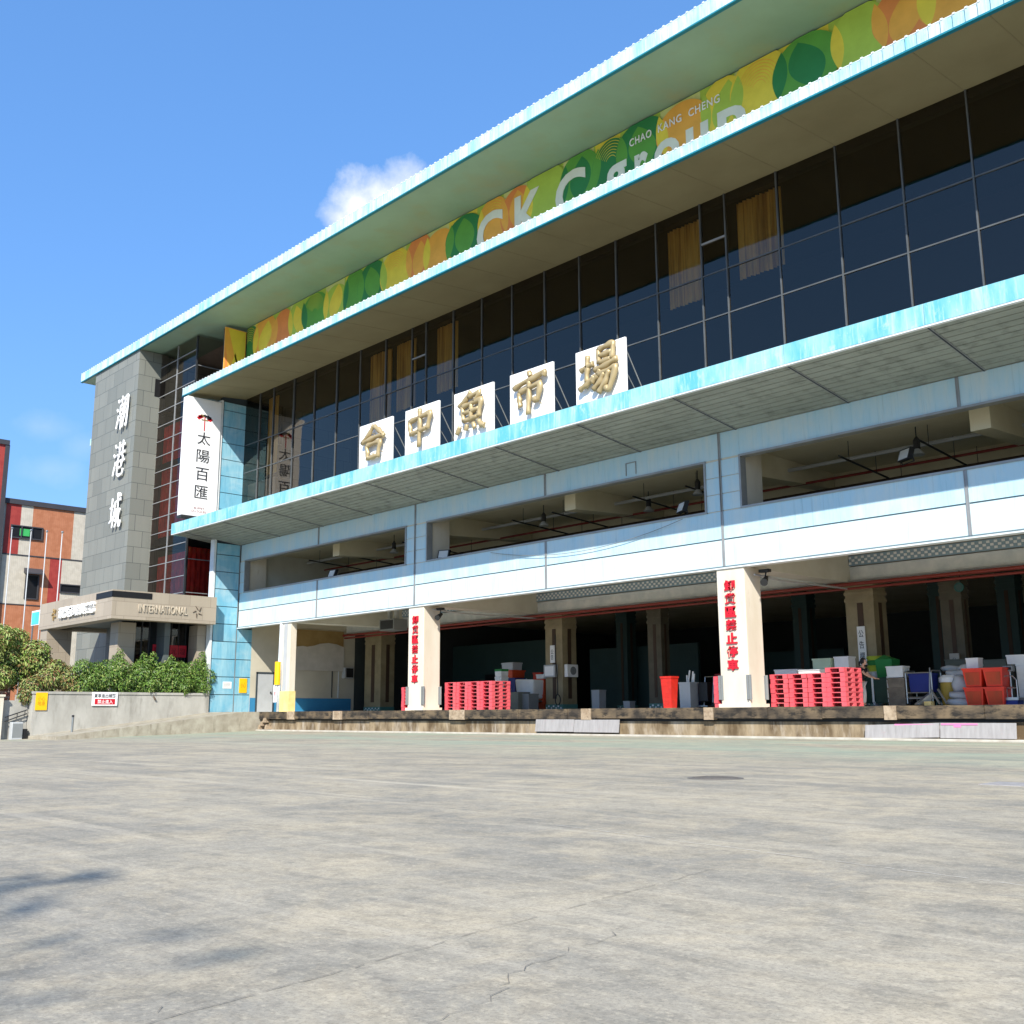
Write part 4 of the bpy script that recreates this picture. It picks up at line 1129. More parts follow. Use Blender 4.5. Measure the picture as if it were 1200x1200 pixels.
    for pl, c in ((([(27.6, 19.6), (28.8, 19.6), (28.2, 21.6)]), 'y'), (([(27.55, 20), (27.9, 19.6), (27.55, 22)]), 'r'), (([(27.7, 23), (28.8, 23), (28.8, 21.2), (28.3, 20.9)]), 'y')):
        mb.face([(-52.925, p[0], p[1]) for p in pl], cols[c])
    mb.obj('side_pattern', e)
    Y = yb - .06
    z = 20.75
    for ch, xa, w, h in (('C', -32.4, 1.7, 1.95), ('K', -29.95, 1.7, 2.0), ('C', -27.5, 1.7, 1.95), ('g', -24.75, 1.1, 1.75), ('r', -23.25, .65, 1.2), ('o', -22.3, 1.2, 1.25), ('u', -20.8, 1.0, 1.2), ('p', -19.4, 1.2, 1.75)):
        zz = {'g': z - .5, 'p': z - .5}.get(ch, z)
        put_text('letter', ch, MAT['banner_letter'], e, (xa, Y, zz), w, h, 'front', .02, .03)
    for wd, xa, wl in (('CHAO', -23.45, 1.08), ('KANG', -22.05, 1.1), ('CHENG', -20.62, 1.38)): put_text('word', wd, MAT['white_letter'], e, (xa, Y - .03, 22.38), wl, .32, 'front', .02, .01, 1.15)
banner()

def sun_sign():
    e = empty('vertical_sign', (-53.2, 26.5, 11.5), 'tall white box sign with dark characters 太陽百匯 beside the dark glass', 'sign')
    mb = MB(); mb.box(-53.42, -52.9, 25.42, 27.5, 11.62, 18.42, MAT['white_sign']); mb.obj('box', e, bevel=.02)
    mb = MB(); mb.box(-53.44, -52.88, 25.4, 27.52, 11.5, 11.62, MAT['dark_metal']); mb.obj('base', e)
    for i, ch in enumerate('太陽百匯'):
        put_text('character', ch, MAT['dark_letter'], e, (-52.9, 26.12, 15.75 - i * 1.03), .78, .72, 'right', .015)
    put_text('small_lettering', 'BUFFET\nDU SOLEIL', M('sign_grey', lin((150, 110, 112))), e, (-52.9, 26.0, 11.85), .9, .3, 'right', .01)
    # the emblem: coloured petals round a cross
    cols = ['dark_letter', 'red_letter', 'yellow', 'orange']
    mb = MB()
    cy, cz = 26.5, 17.25
    for k in range(7):
        an = math.pi * (k + .5) / 7 * 1.1 - .16
        r0, r1 = .12, .5
        c, s_ = math.cos(an), math.sin(an) * .55
        px, pz = -math.sin(an) * .06, math.cos(an) * .06
        m = MAT[('red_letter', 'dark_letter', 'dark_letter', 'dark_letter', 'brown_board', 'red_letter', 'red_letter')[k]]
        mb.face([(-52.893, cy + c * r0 - px, cz + s_ * r0 - pz), (-52.893, cy + c * r1 * .7 - px * 2, cz + s_ * r1 * .7 - pz * 2), (-52.893, cy + c * r1, cz + s_ * r1), (-52.893, cy + c * r1 * .7 + px * 2, cz + s_ * r1 * .7 + pz * 2)], m)
    mb.box(-52.899, -52.89, cy - .03, cy + .03, cz - .7, cz + .1, MAT['red_letter'])
    mb.box(-52.899, -52.888, cy - .2, cy + .2, cz - .1, cz - .04, MAT['brown_board'])
    mb.obj('emblem', e)
    for z in (12.3, 12.9):
        mb = MB(); mb.box(-53.2, -53.1, 27.45, 27.75, z, z + .08, MAT['dark_metal']); mb.obj('bracket', e)
sun_sign()

# ------------------------------------------------------------------ granite stair tower, glass hall, porch
def left_block():
    e = empty('granite_tower', (-63.6, 28, 0), 'tall grey granite slab tower with white raised characters at the left end', 'tower')
    mb = MB(); mb.box(-67.05, -60.3, 25.66, 27.5, 1.2, 23.16, MAT['granite']); mb.obj('shaft', e)
    mb = MB(); mb.box(-67.0, -60.5, 27.5, 45, 1.2, 23.1, MAT['granite']); mb.obj('rear_wall', e)
    mb = MB(); mb.box(-60.299, -60.285, 26.75, 27.4, 20.35, 21.5, MAT['black']); mb.obj('vent', e)
    mb = MB(); mb.box(-68.4, -67.05, 26.1, 40, 18.60, 19.08, MAT['fascia_rib']); mb.obj('ledge', e)
    s_ = empty('tower_lettering', (-62.2, 25.6, 14), 'three large white brush characters mounted down the front of the granite tower', 'lettering')
    for g, z, x in (('chao', 18.3, -62.9), ('gang', 15.3, -62.9), ('cheng', 12.0, -62.9)):
        brush_char(GLYPH[g], 1.62, 2.2, x, z, 25.52, .125, .06, MAT['white_letter'], s_, slant=.08)
        mb = MB()
        for dx, dz in ((.4, .6), (1.2, .6), (.8, 1.5), (.45, 1.7)): mb.tube([(x + dx, 25.52, z + dz), (x + dx, 25.67, z + dz)], .02, MAT['lightgrey'], 5)
        mb.obj('stand_off', s_)
    # glass stair hall between tower and wing
    e = empty('glass_stair_hall', (-57.5, 27.1, 0), 'bronze glass stair hall with red curtains between granite tower and blue wing wall', 'building')
    zs = [7.2] + [7.70 + .97 * k for k in range(16)] + [23.1]
    mb = MB(); mb.face([(-60.29, 27.1, 7.1), (-55.5, 27.1, 7.1), (-55.5, 27.1, 23.1), (-60.29, 27.1, 23.1)], MAT['glass_red']); mb.obj('front_pane', e)
    mb = MB(); mb.face([(-55.5, 27.1, 7.1), (-55.5, 33, 7.1), (-55.5, 33, 23.1), (-55.5, 27.1, 23.1)], MAT['glass_red']); mb.obj('side_pane', e)
    mb = MB()
    for z in [7.70 + .97 * k for k in range(16)]:
        mb.box(-60.28, -55.5, 27.06, 27.13, z - .022, z + .022, MAT['mullion'])
    for x in (-57.98,): mb.box(x - .03, x + .03, 27.04, 27.14, 7.1, 23.1, MAT['mullion'])
    mb.box(-55.56, -55.45, 27.05, 27.15, 7.1, 23.1, MAT['dark_metal'])
    mb.obj('glazing_bar', e)
    mb = MB()
    for z in [7.70 + 1.94 * k for k in range(8)]: mb.box(-55.53, -55.47, 27.15, 33, z - .022, z + .022, MAT['mullion'])
    mb.box(-55.53, -55.46, 28.9, 28.98, 7.1, 23.1, MAT['white_edge']); mb.obj('side_bar', e)
    mb = MB(); mb.box(-60.2, -55.6, 32.9, 33.1, 6.5, 23.1, MAT['room']); mb.box(-60.2, -55.6, 27.2, 32.9, 6.4, 6.6, MAT['room']); mb.obj('stair_room', e)
    mb = MB()
    for z in (10.9, 15.6, 19.2): mb.box(-60.2, -55.6, 27.3, 32.8, z, z + .4, MAT['room'])
    mb.obj('landing', e)
    # dark glass strip from the stair hall to the wing
    mb = MB(); mb.box(-55.4, -53.4, 30.0, 30.2, 7.1, 23.1, MAT['dark_granite']); mb.obj('link_wall', e)
    for (xa, xb, ya, z0, z1, lab) in ((-60.1, -56.4, 27.45, 11.4, 18.4, 'tall red curtain behind the bronze glass, between the two dark landings'), (-59.9, -56.2, 27.45, 7.0, 10.2, 'wide red curtain low in the front of the stair hall'), ):
        mb = MB(); n = int((xb - xa) / .09); P = [(xa + (xb - xa) * k / n, ya + .06 * math.sin(k * 1.9)) for k in range(n + 1)]
        for p, q in zip(P[:-1], P[1:]): mb.face([(p[0], p[1], z0), (q[0], q[1], z0), (q[0], q[1], z1), (p[0], p[1], z1)], MAT['red_curtain'])
        tag(mb.obj('curtain', smooth=True), lab, 'curtain', 'red curtains in the stair hall')
    mb = MB(); n = 30; P = [(-55.85 + .06 * math.sin(k * 1.9), 27.4 + 3 * k / n) for k in range(n + 1)]
    for p, q in zip(P[:-1], P[1:]): mb.face([(p[0], p[1], 7.0), (q[0], q[1], 7.0), (q[0], q[1], 10.4), (p[0], p[1], 10.4)], MAT['red_curtain'])
    tag(mb.obj('curtain', smooth=True), 'orange red patterned curtain in the side window behind the white mullion', 'curtain', 'red curtains in the stair hall')

    # porch
    e = empty('entrance_porch', (-57, 24, 0), 'pink granite entrance porch with flat roof beam on square piers behind the hedge', 'porch')
    YF = 21.7
    mb = MB(); mb.box(-62.45, -52.35, YF, 22.4, 5.68, 7.16, MAT['porch_granite']); mb.box(-53.05, -52.35, 22.4, 27.5, 5.68, 7.16, MAT['porch_granite']); mb.box(-62.45, -61.7, 22.4, 27.5, 5.68, 7.16, MAT['porch_granite'])
    mb.box(-61.7, -53.05, 22.4, 27.05, 5.9, 7.0, MAT['dark_granite']); mb.obj('roof_beam', e)
    mb = MB(); mb.box(-54.4, -52.33, YF - .02, YF, 6.78, 7.09, MAT['black']); mb.box(-52.35, -52.33, YF - .02, 23.8, 6.78, 7.09, MAT['black']); mb.obj('vent_strip', e)
    for (a, b, y0_, y1_) in ((-62.4, -61.35, YF + .1, 23.2), (-55.2, -54.2, 22.9, 23.85), (-54.4, -53.42, 27.0, 27.5)):
        mb = MB(); mb.box(a, b, y0_, y1_, 0, 5.68, MAT['porch_granite']); mb.obj('pier', e)
    mb = MB(); mb.box(-61.3, -53.6, 25.2, 25.5, 0, 6.2, MAT['dark_granite']); mb.obj('rear_wall', e)
    mb = MB(); mb.box(-62.3, -54.1, 22.2, 27.5, 0.6, 1.1, MAT['dock_top']); mb.obj('porch_floor', e)
    mb = MB(); mb.face([(-54.6, 23.9, 1.1), (-54.6, 27.4, 1.1), (-54.6, 27.4, 5.9), (-54.6, 23.9, 5.9)], MAT['glass_dark']); sp = mb.obj('side_window', e)
    mb = MB()
    for k in range(9): y = 23.95 + k * .42; mb.box(-54.63, -54.56, y - .03, y + .03, 1.1, 5.9, MAT['dark_metal'])
    mb.obj('window_bar', sp)
    mb = MB(); mb.box(-56.2, -56.1, 23.9, 27.4, 1.1, 5.9, MAT['room']); mb.obj('inner_wall', e)
    s_ = empty('window_decals', (-54.5, 26.3, 3.6), 'four red blocks of characters stuck inside the dark porch window', 'window sign')
    for i, ch in enumerate('歡迎光臨'):
        mb = MB(); y = 25.0 + i * .5; mb.box(-54.55, -54.535, y, y + .46, 3.95, 4.6, MAT['red_letter']); mb.obj('plate', s_)
        put_text('character', ch, M('decal_dark', lin((110, 10, 24))), s_, (-54.535, y + .07, 4.1), .32, .36, 'right', .004)
    l1 = empty('porch_lettering', (-57, 21.65, 6.2), 'white raised characters with a small emblem on the front of the porch beam', 'lettering')
    put_text('characters', '潮港城國際美食館', MAT['white_letter'], l1, (-59.3, YF, 6.10), 4.9, .62, 'front', .12, .03)
    mb = MB()
    for k in range(5):
        an = k * 2 * math.pi / 5 + .3
        mb.tube([(-60.1 + .12 * math.cos(an), YF - .06, 6.42 + .14 * math.sin(an)), (-60.1 + .3 * math.cos(an + .5), YF - .06, 6.42 + .36 * math.sin(an + .5))], [.06, .03], MAT['brown_board'], 6)
    mb.obj('emblem', l1)
    l2 = empty('porch_lettering', (-52.3, 24.5, 6.2), 'sand coloured raised word INTERNATIONAL and emblem on the right side of the porch beam', 'lettering')
    put_text('word', 'INTERNATIONAL', MAT['sand_letter'], l2, (-52.35, 23.1, 6.08), 2.7, .42, 'right', .05, .01)
    mb = MB()
    for k in range(5):
        an = k * 2 * math.pi / 5 + .3
        mb.tube([(-52.33, 26.4 + .1 * math.cos(an), 6.3 + .12 * math.sin(an)), (-52.33, 26.4 + .28 * math.cos(an + .5), 6.3 + .34 * math.sin(an + .5))], [.03, .015], MAT['bark'], 6)
    mb.obj('emblem', l2)
left_block()

# ------------------------------------------------------------------ planter, ramp, steps
def ramp():
    mb = MB()
    prof = [(18.3, -0.30), (18.3, -0.13), (27.8, 0.965), (30.0, 0.966), (30.0, -0.30)]
    mb.prism(prof, 'x', -52.9, -49.35, MAT['ramp_concrete'])
    mb.obj('ramp')
    bpy.data.objects['ramp']['kind'] = 'structure'
    e = empty('planter_wall', (-53, 23, 0), 'low pale concrete planter wall rising beside the ramp under the hedge', 'planter wall')
    mb = MB(); mb.box(-53.15, -52.9, 18.4, 27.62, -.4, 1.86, MAT['planter_concrete']); mb.box(-55.5, -53.15, 18.4, 18.65, -.4, 1.86, MAT['planter_concrete']); mb.obj('wall', e)
    mb = MB(); mb.box(-53.2, -52.86, 18.36, 27.62, 1.86, 1.98, MAT['planter_concrete']); mb.obj('coping', e)
    mb = MB(); mb.box(-55.4, -53.15, 18.65, 27.5, 1.5, 1.75, MAT['bark']); mb.obj('soil', e)
    e = empty('planter_sign', (-52.85, 21.9, 1.3), 'white sign with dark characters over a red strip on the planter wall', 'sign')
    mb = MB(); mb.box(-52.86, -52.83, 21.22, 22.52, 1.30, 1.97, MAT['white_sign']); mb.obj('board', e)
    put_text('upper_lettering', '貨車進出頻繁', MAT['dark_letter'], e, (-52.83, 21.32, 1.69), 1.1, .2, 'right', .006, .01)
    mb = MB(); mb.box(-52.832, -52.826, 21.36, 22.4, 1.36, 1.64, MAT['red_letter']); mb.obj('red_strip', e)
    put_text('lower_lettering', '禁止進入', MAT['white_letter'], e, (-52.825, 21.5, 1.40), .78, .2, 'right', .005, .01)
    e = empty('yellow_notice', (-52.85, 18.75, 1.1), 'tall yellow notice at the left end of the concrete planter wall', 'notice')
    mb = MB(); mb.box(-52.88, -52.85, 18.5, 19.05, 1.08, 1.92, MAT['yellow']); mb.obj('board', e)
    put_text('lettering', '小心\n地滑', M('notice_brown', lin((190, 130, 20))), e, (-52.85, 18.6, 1.3), .34, .42, 'right', .004)
    mb = MB(); mb.tube([(-51.3, 19.75, -.2), (-51.3, 19.75, .74)], .055, MAT['steel'], 10)
    b = mb.obj('bollard'); tag(b, 'thin steel bollard standing on the ramp before the planter wall', 'bollard')
    mb = MB(); mb.tube([(-51.3, 19.75, .74), (-51.3, 19.75, .84)], .06, MAT['dark_metal'], 10); mb.obj('cap', b)
    # white wall with a landing left of the planter
    e = empty('white_wall', (-55, 15.9, 0), 'low white painted wall at the far left beside the grey cabinet', 'wall')
    mb = MB(); mb.box(-53.6, -53.2, 14.6, 17.15, -.5, 1.72, MAT['white_paint']); mb.box(-55.0, -53.6, 16.9, 17.15, -.5, 1.72, MAT['white_paint']); mb.obj('wall', e)
    mb = MB(); mb.box(-53.65, -53.15, 14.5, 17.2, 1.72, 1.82, MAT['white_paint']); mb.obj('coping', e)
    e = empty('step_wall', (-54.5, 17.7, 0), 'grey stepped stair flank between the white wall and the planter', 'stair')
    mb = MB()
    for k in range(5): mb.box(-54.8 - .3 * k, -54.5 - .3 * k, 17.2, 18.38, -.5, .25 + .3 * k, MAT['planter_concrete'])
    mb.box(-53.7, -53.5, 17.18, 18.38, -.5, 1.55, MAT['planter_concrete']); mb.obj('steps', e)
    e = empty('handrail', (-53.3, 17.8, 1), 'thin bent steel handrail beside the steps left of the planter', 'handrail')
    mb = MB(); mb.tube([(-53.3, 17.3, .75), (-53.3, 18.3, 1.1)], .03, MAT['dark_metal'], 6); mb.tube([(-53.3, 17.3, .55), (-53.3, 18.3, .92)], .03, MAT['dark_metal'], 6)
    for y, z in ((17.45, .8), (17.85, .94), (18.2, 1.06)): mb.tube([(-53.3, y, z), (-53.3, y, z - .2)], .02, MAT['dark_metal'], 6); mb.tube([(-53.5, y, z - .2), (-53.3, y, z - .2)], .02, MAT['dark_metal'], 6)
    mb.obj('rail', e)
    e = empty('utility_cabinet', (-52.9, 17.7, 0), 'small grey utility cabinet at the foot of the steps left of the planter', 'cabinet')
    mb = MB(); mb.box(-53.2, -52.8, 17.5, 18.0, -.4, .52, MAT['lightgrey']); mb.obj('case', e, bevel=.02)
    mb = MB(); mb.box(-52.8, -52.79, 17.53, 17.97, -.2, .45, MAT['grey_plastic']); mb.obj('door', e)
    mb = MB(); mb.box(-53.1, -52.85, 18.06, 18.24, -.4, .2, MAT['black'])
    tag(mb.obj('waste_bin', bevel=.02), 'small black bin between the grey cabinet and the planter', 'bin')
ramp()

# ------------------------------------------------------------------ plants
def leaf_cloud(mb, lumps, m_list, n, size, rnd, droop=0.3):
    wts = [r[0] * r[2] + r[0] * r[1] for c, r in lumps]
    for c, r in rnd.choices(lumps, wts, k=n):
        # mostly near the lump's surface
        d = Vector((rnd.gauss(0, 1), rnd.gauss(0, 1), rnd.gauss(0, 1))).normalized()
        k = rnd.uniform(.78, 1.04) if rnd.random() < .86 else rnd.uniform(.2, .8)
        p = Vector((c[0] + d.x * r[0] * k, c[1] + d.y * r[1] * k, c[2] + d.z * r[2] * k))
        nrm = (d + Vector((rnd.uniform(-.7, .7), rnd.uniform(-.7, .7), rnd.uniform(-.2, .9)))).normalized()
        t = nrm.cross(Vector((rnd.uniform(-1, 1), rnd.uniform(-1, 1), rnd.uniform(-1, 1)))).normalized()
        b = nrm.cross(t)
        s_ = size * rnd.uniform(.6, 1.3); w = s_ * .42
        m = m_list[rnd.randrange(len(m_list))]
        tip = p + t * s_ - Vector((0, 0, droop * s_))
        mid = p + t * s_ * .5 + nrm * s_ * .06
        mb.face([p, mid + b * w * .5, tip, mid - b * w * .5], m)
def bush(name, label, cat, loc, lumps, mats, n, size, seed, group=None, stems=5):
    rnd = random.Random(seed)
    e = empty(name, loc, label, cat, group)
    mb = MB(); leaf_cloud(mb, lumps, mats, n, size, rnd); mb.obj('foliage', e)
    mb = MB()
    for k in range(stems):
        c, r = lumps[k % len(lumps)]
        b = (c[0] + rnd.uniform(-.3, .3), c[1] + rnd.uniform(-.3, .3), loc[2])
        mb.tube([b, ((b[0] + c[0]) / 2 + rnd.uniform(-.1, .1), (b[1] + c[1]) / 2, (b[2] + c[2]) / 2), (c[0] + rnd.uniform(-r[0], r[0]) * .5, c[1] + rnd.uniform(-r[1], r[1]) * .5, c[2] + r[2] * .6)], [.05, .035, .012], MAT['bark'], 6)
    mb.obj('stem', e)
    return e
def plants():
    L = MAT['leaf']; LL = MAT['leaf_light']; LR = MAT['leaf_red']; LD = MAT['leaf_dark']
    rnd = random.Random(7)
    def seg(y0, y1, zt, seed, label, spikes):
        lumps = []
        n = max(3, int((y1 - y0) / .55))
        for k in range(n):
            y = y0 + (y1 - y0) * (k + .5) / n
            lumps.append(((-53.45 + rnd.uniform(-.15, .15), y, 2.4 + rnd.uniform(-.1, .1)), (.6, .5, .6)))
            lumps.append(((-53.4 + rnd.uniform(-.2, .2), y + rnd.uniform(-.2, .2), zt - .42 + rnd.uniform(-.12, .12)), (.5, .5, .5))); lumps.append(((-53.3, y + .25, 2.75 + rnd.uniform(-.15, .15)), (.55, .45, .5)))
            if k % 2 and not 20.8 < y < 22.9: lumps.append(((-53.1, y, 2.2 + rnd.uniform(-.2, .3)), (.45, .4, .42)))
        for y, z in spikes: lumps.append(((-53.3, y, z - .1), (.2, .2, .42))); lumps.append(((-53.4, y - .22, z - .3), (.16, .18, .3)))
        bush('hedge_bush', label, 'hedge bush', (-53.7, (y0 + y1) / 2, 1.6), lumps, [L, L, L, LD, LL, L], int(4600 * (y1 - y0)), .13, seed, 'clipped hedge in the planter', 7)
    seg(20.7, 23.2, 3.55, 1, 'dense green hedge bush before the left granite porch pier opening', [(22.7, 3.9)])
    seg(23.2, 25.3, 3.55, 2, 'dense green hedge bush in the middle, below the granite pier with a spiky top', [(24.0, 3.75), (24.5, 3.85)])
    seg(25.3, 27.7, 3.55, 3, 'dense green hedge bush at the right end, overlapping the blue wing wall', [(25.5, 3.7), (27.3, 3.95), (27.7, 3.8)])
    lumps = [((-54.0, 19.4, 2.6), (.7, .7, .6)), ((-53.7, 18.5, 2.2), (.6, .5, .5)), ((-53.8, 20.3, 2.6), (.6, .5, .7)), ((-54.2, 19.8, 3.2), (.5, .5, .4)), ((-53.4, 18.2, 1.8), (.35, .35, .35)), ((-53.6, 20.7, 2.2), (.5, .5, .5))]
    bush('croton_bush', 'reddish brown and yellow shrub spilling over the left end of the planter', 'shrub', (-53.9, 19.4, 1.6), lumps, [LR, LR, LL, LL, LD], 6500, .15, 5)
    lumps = []
    for k in range(16):
        lumps.append(((-56.2 + rnd.uniform(-1.0, .8), 15.6 + k * .27 + rnd.uniform(-.3, .3), 2.75 + (k % 4) * .6 + rnd.uniform(-.2, .3) - max(0, k - 12) * .25), (.8, .75, .62)))
    bush('broadleaf_tree', 'large light green leafy bush with reddish tips at the left edge', 'bush', (-56.3, 17.2, .3), lumps, [LL, LL, L, LL, LR], 17000, .19, 6, None, 9)
    e = empty('brick_planter', (-57, 16, 0), 'low dark red brick planter behind the left bush', 'planter')
    mb = MB(); mb.box(-56.2, -55.9, 13.0, 18.3, -.5, 3.1, MAT['brick_pale']); mb.obj('wall', e)
    # the tree behind the viewer whose crown shades the lower left of the lot
    lumps = []
    t0 = Vector((-3.45, 1.15, 0)) + Vector((.75, -1, 1)) * 13.0
    for k in range(9):
        lumps.append(((t0.x - .6 + rnd.uniform(-1.1, 1.1), t0.y - .2 + rnd.uniform(-.7, .6), t0.z + rnd.uniform(-.6, .5)), (.42, .34, .28)))
    e = empty('shade_tree', (7.0, -12.6, 0), 'slender tree beside the lot whose crown throws the leafy shadow at lower left', 'tree')
    mb = MB(); leaf_cloud(mb, lumps, [L, LD], 170, .3, rnd, .6); mb.obj('crown', e)
    mb = MB(); mb.tube([(7.0, -12.6, -.1), (6.9, -12.5, 5), (6.3, -12.2, 10), (t0.x - .4, t0.y - .2, t0.z)], [.2, .16, .1, .03], MAT['bark'], 8); mb.obj('trunk', e)
plants()
def paving_joints():
    rnd = random.Random(17)
    def line(a, b, w, m, name, gap=.25, jit=.008):
        mb = MB(); A = Vector(a); B = Vector(b); n = int((B - A).length / .05); d = (B - A).normalized(); q = Vector((-d.y, d.x))
        P = []; off = 0
        for i in range(n + 1):
            off = off * .8 + rnd.uniform(-jit, jit); p = A.lerp(B, i / n) + q * off; P.append((p, w * rnd.uniform(.4, 1.3)))
        for (p, u), (r, v) in zip(P[:-1], P[1:]):
            if rnd.random() < gap: continue
            mb.face([(p.x - q.x * u, p.y - q.y * u, .004), (r.x - q.x * v, r.y - q.y * v, .004), (r.x + q.x * v, r.y + q.y * v, .004), (p.x + q.x * u, p.y + q.y * u, .004)], m)
        tag(mb.obj(name), kind='structure')
    dk = M('joint_dirt', lin((122, 116, 106)), .9); pl = M('joint_filler', lin((196, 190, 180)), .9)
    line((-2.55, .2), (-3.30, 4.6), .0018, dk, 'paving_joint', .2)
    line((-5.6, 5.55), (-1.4, 5.05), .004, pl, 'paving_joint', .1)
    line((-2.35, 2.2), (-2.7, 3.1), .0015, dk, 'paving_crack', .3, .035)
    line((-2.05, 1.55), (-2.35, 2.2), .0013, dk, 'paving_crack', .35, .035)
    line((-3.0, 1.5), (-2.75, 1.35), .0013, dk, 'paving_crack', .3, .035)
    line((-14.0, 9.0), (-9.0, 17.0), .02, dk, 'paving_joint', .3, .02)
paving_joints()

# ------------------------------------------------------------------ building far left and flagpoles
def far_left():
    e = empty('tiled_apartment_block', (-90, 28, 0), 'neighbouring block clad in cream, orange and red tile strips with a dark roof edge', 'building')
    X = -90.0
    def strip(y0, y1, z0, z1, m, d=0.0): 
        mb.box(X - .3, X + d, y0, y1, z0, z1, MAT[m])
    mb = MB(); mb.box(X - 22, X - .05, 27.75, 42, 0, 18.2, MAT['wall_cream']); mb.obj('wall', e)
    mb = MB()
    # upper row 13.95 - 18.2
    for a, b, m in ((27.9, 29.1, 'wall_red'), (29.1, 30.05, 'wall_cream'), (30.05, 33.45, 'wall_orange'), (33.45, 41.9, 'wall_cream')): strip(a, b, 14.02, 18.2, m, .0)
    for a, b, m in ((27.9, 30.1, 'wall_cream'), (30.1, 31.75, 'wall_orange'), (31.75, 32.75, 'wall_red'), (32.75, 41.9, 'wall_cream')): strip(a, b, 9.9, 13.92, m, .0)
    for a, b, m in ((27.9, 32.6, 'wall_orange'), (32.6, 41.9, 'wall_cream')): strip(a, b, 0, 9.82, m, .0)
    mb.obj('tile_cladding', e)
    mb = MB(); mb.box(X - 22.2, X + .15, 27.6, 42.1, 18.2, 18.62, MAT['charcoal']); mb.obj('roof_edge', e)
    mb = MB(); mb.box(X - .02, X + .04, 27.9, 41.9, 13.92, 14.02, MAT['charcoal']); mb.box(X - .02, X + .04, 27.9, 41.9, 9.82, 9.9, MAT['charcoal']); mb.obj('string_course', e)
    def win(y0, y1, z0, z1, parts=1):
        mb = MB(); t = .09
        mb.box(X, X + .12, y0, y1, z0, z0 + t, MAT['charcoal']); mb.box(X, X + .12, y0, y1, z1 - t, z1, MAT['charcoal'])
        for k in range(parts + 1):
            y = y0 + (y1 - y0 - t) * k / parts; mb.box(X, X + .12, y, y + t, z0 + t, z1 - t, MAT['charcoal'])
        w = mb.obj('window', e)
        mb = MB(); mb.box(X + .005, X + .03, y0 + t, y1 - t, z0 + t, z1 - t, MAT['black']); mb.obj('pane', w)
        return w
    w = win(28.35, 30.95, 15.35, 16.45, 3)
    mb = MB(); mb.box(X + .03, X + .04, 29.1, 29.9, 15.6, 16.2, M('green_notice', lin((60, 170, 90)))); mb.obj('green_notice', w)
    w = win(29.85, 30.95, 10.35, 12.4, 1)
    mb = MB(); mb.prism([(X, 12.95), (X + .75, 12.5), (X + .75, 12.4), (X, 12.55)], 'y', 29.7, 31.15, MAT['charcoal']); mb.obj('awning', w)
    win(32.7, 34.5, 11.1, 11.85, 1)
    e2 = empty('red_tower_block', (-90, 24, 0), 'taller red clad block with a dark edge at the far left border', 'building')
    mb = MB(); mb.box(X - 20, X + .4, 18, 27.25, 0, 23.0, MAT['wall_red']); mb.obj('wall', e2)
    mb = MB(); mb.box(X - 20.2, X + .55, 17.9, 27.55, 23.0, 23.4, MAT['charcoal']); mb.box(X + .1, X + .5, 27.25, 27.6, 0, 23.0, MAT['charcoal']); mb.obj('dark_edge', e2)
    s_ = empty('shop_sign', (-70, 22.5, 6.5), 'small cyan and white sign board above the left bush beside the porch', 'sign')
    mb = MB(); mb.box(-67.3, -65.4, 22.9, 23.0, 6.3, 7.2, MAT['white_sign']); mb.obj('board', s_)
    mb = MB(); mb.box(-67.2, -66.0, 22.88, 22.9, 6.35, 7.1, MAT['cyan_sign']); mb.obj('cyan_field', s_)
    mb = MB(); mb.box(-67.2, -67.1, 22.93, 22.99, 0, 6.3, MAT['steel']); mb.box(-65.6, -65.5, 22.93, 22.99, 0, 6.3, MAT['steel']); mb.obj('post', s_)
    for i, (x, zt, lab) in enumerate(((-75.81, 13.66, 'leftmost of the four white flagpoles behind the bush'), (-71.96, 13.0, 'second white flagpole from the left, over the awning window'), (-69.01, 12.54, 'third white flagpole from the left, on the orange and red tile strips'), (-66.31, 12.13, 'rightmost white flagpole, nearest the granite tower'))):
        p = empty('flagpole', (x, 24, 0), lab, 'flagpole', 'white flagpoles before the tiled block')
        yy = 22 if i < 3 else 20.9
        mb = MB(); mb.tube([(x, 24, -.3), (x, 24, zt)], [.05, .03], MAT['lightgrey'], 8); mb.obj('pole', p, smooth=True)
        mb = MB(); mb.sphere((x, 24, zt + .07), .08, MAT['steel']); mb.obj('finial', p)
far_left()

# ------------------------------------------------------------------ things on the dock
def make_pallet():
    mb = MB(); m = MAT['pallet']; W_, D_, H_ = .66, 1.08, .15
    mb.box(-W_ / 2, W_ / 2, -D_ / 2, D_ / 2, .118, .147, m)
    for x in (-.245, .245):
        for y in (-.45, 0, .45):
            mb.box(x - .085, x + .085, y - .09, y + .09, .02, .118, m)
    for x in (-.245, .245): mb.box(x - .085, x + .085, -D_ / 2, D_ / 2, .0, .02, m)
    return mb.data('pallet')
PAL = make_pallet()
def stack(x, y, n, where, sx=1.0):
    names = ['bottom', 'second from the bottom', 'third from the bottom', 'fourth from the bottom', 'fourth from the top', 'third from the top', 'second from the top', 'topmost']
    if n == 7: names = names[:4] + names[5:]
    if n == 9: names.insert(4, 'middle one')
    rnd = random.Random(int(x * 100))
    for k in range(n):
        o = bpy.data.objects.new('pallet', PAL); C.objects.link(o)
        o.location = (x + rnd.uniform(-.012, .012), y + rnd.uniform(-.015, .015), DZ + .004 + .1535 * k)
        o.rotation_euler = (0, 0, rnd.uniform(-.008, .008)); o.scale = (sx, 1, 1)
        tag(o, 'red pallet, %s in the %s' % (names[k], where), 'pallet', 'red pallets stacked on the dock')
stack(-19.06, 30.9, 7, 'stack against the nearer lettered column')
stack(-18.36, 30.9, 7, 'second stack right of the nearer lettered column')
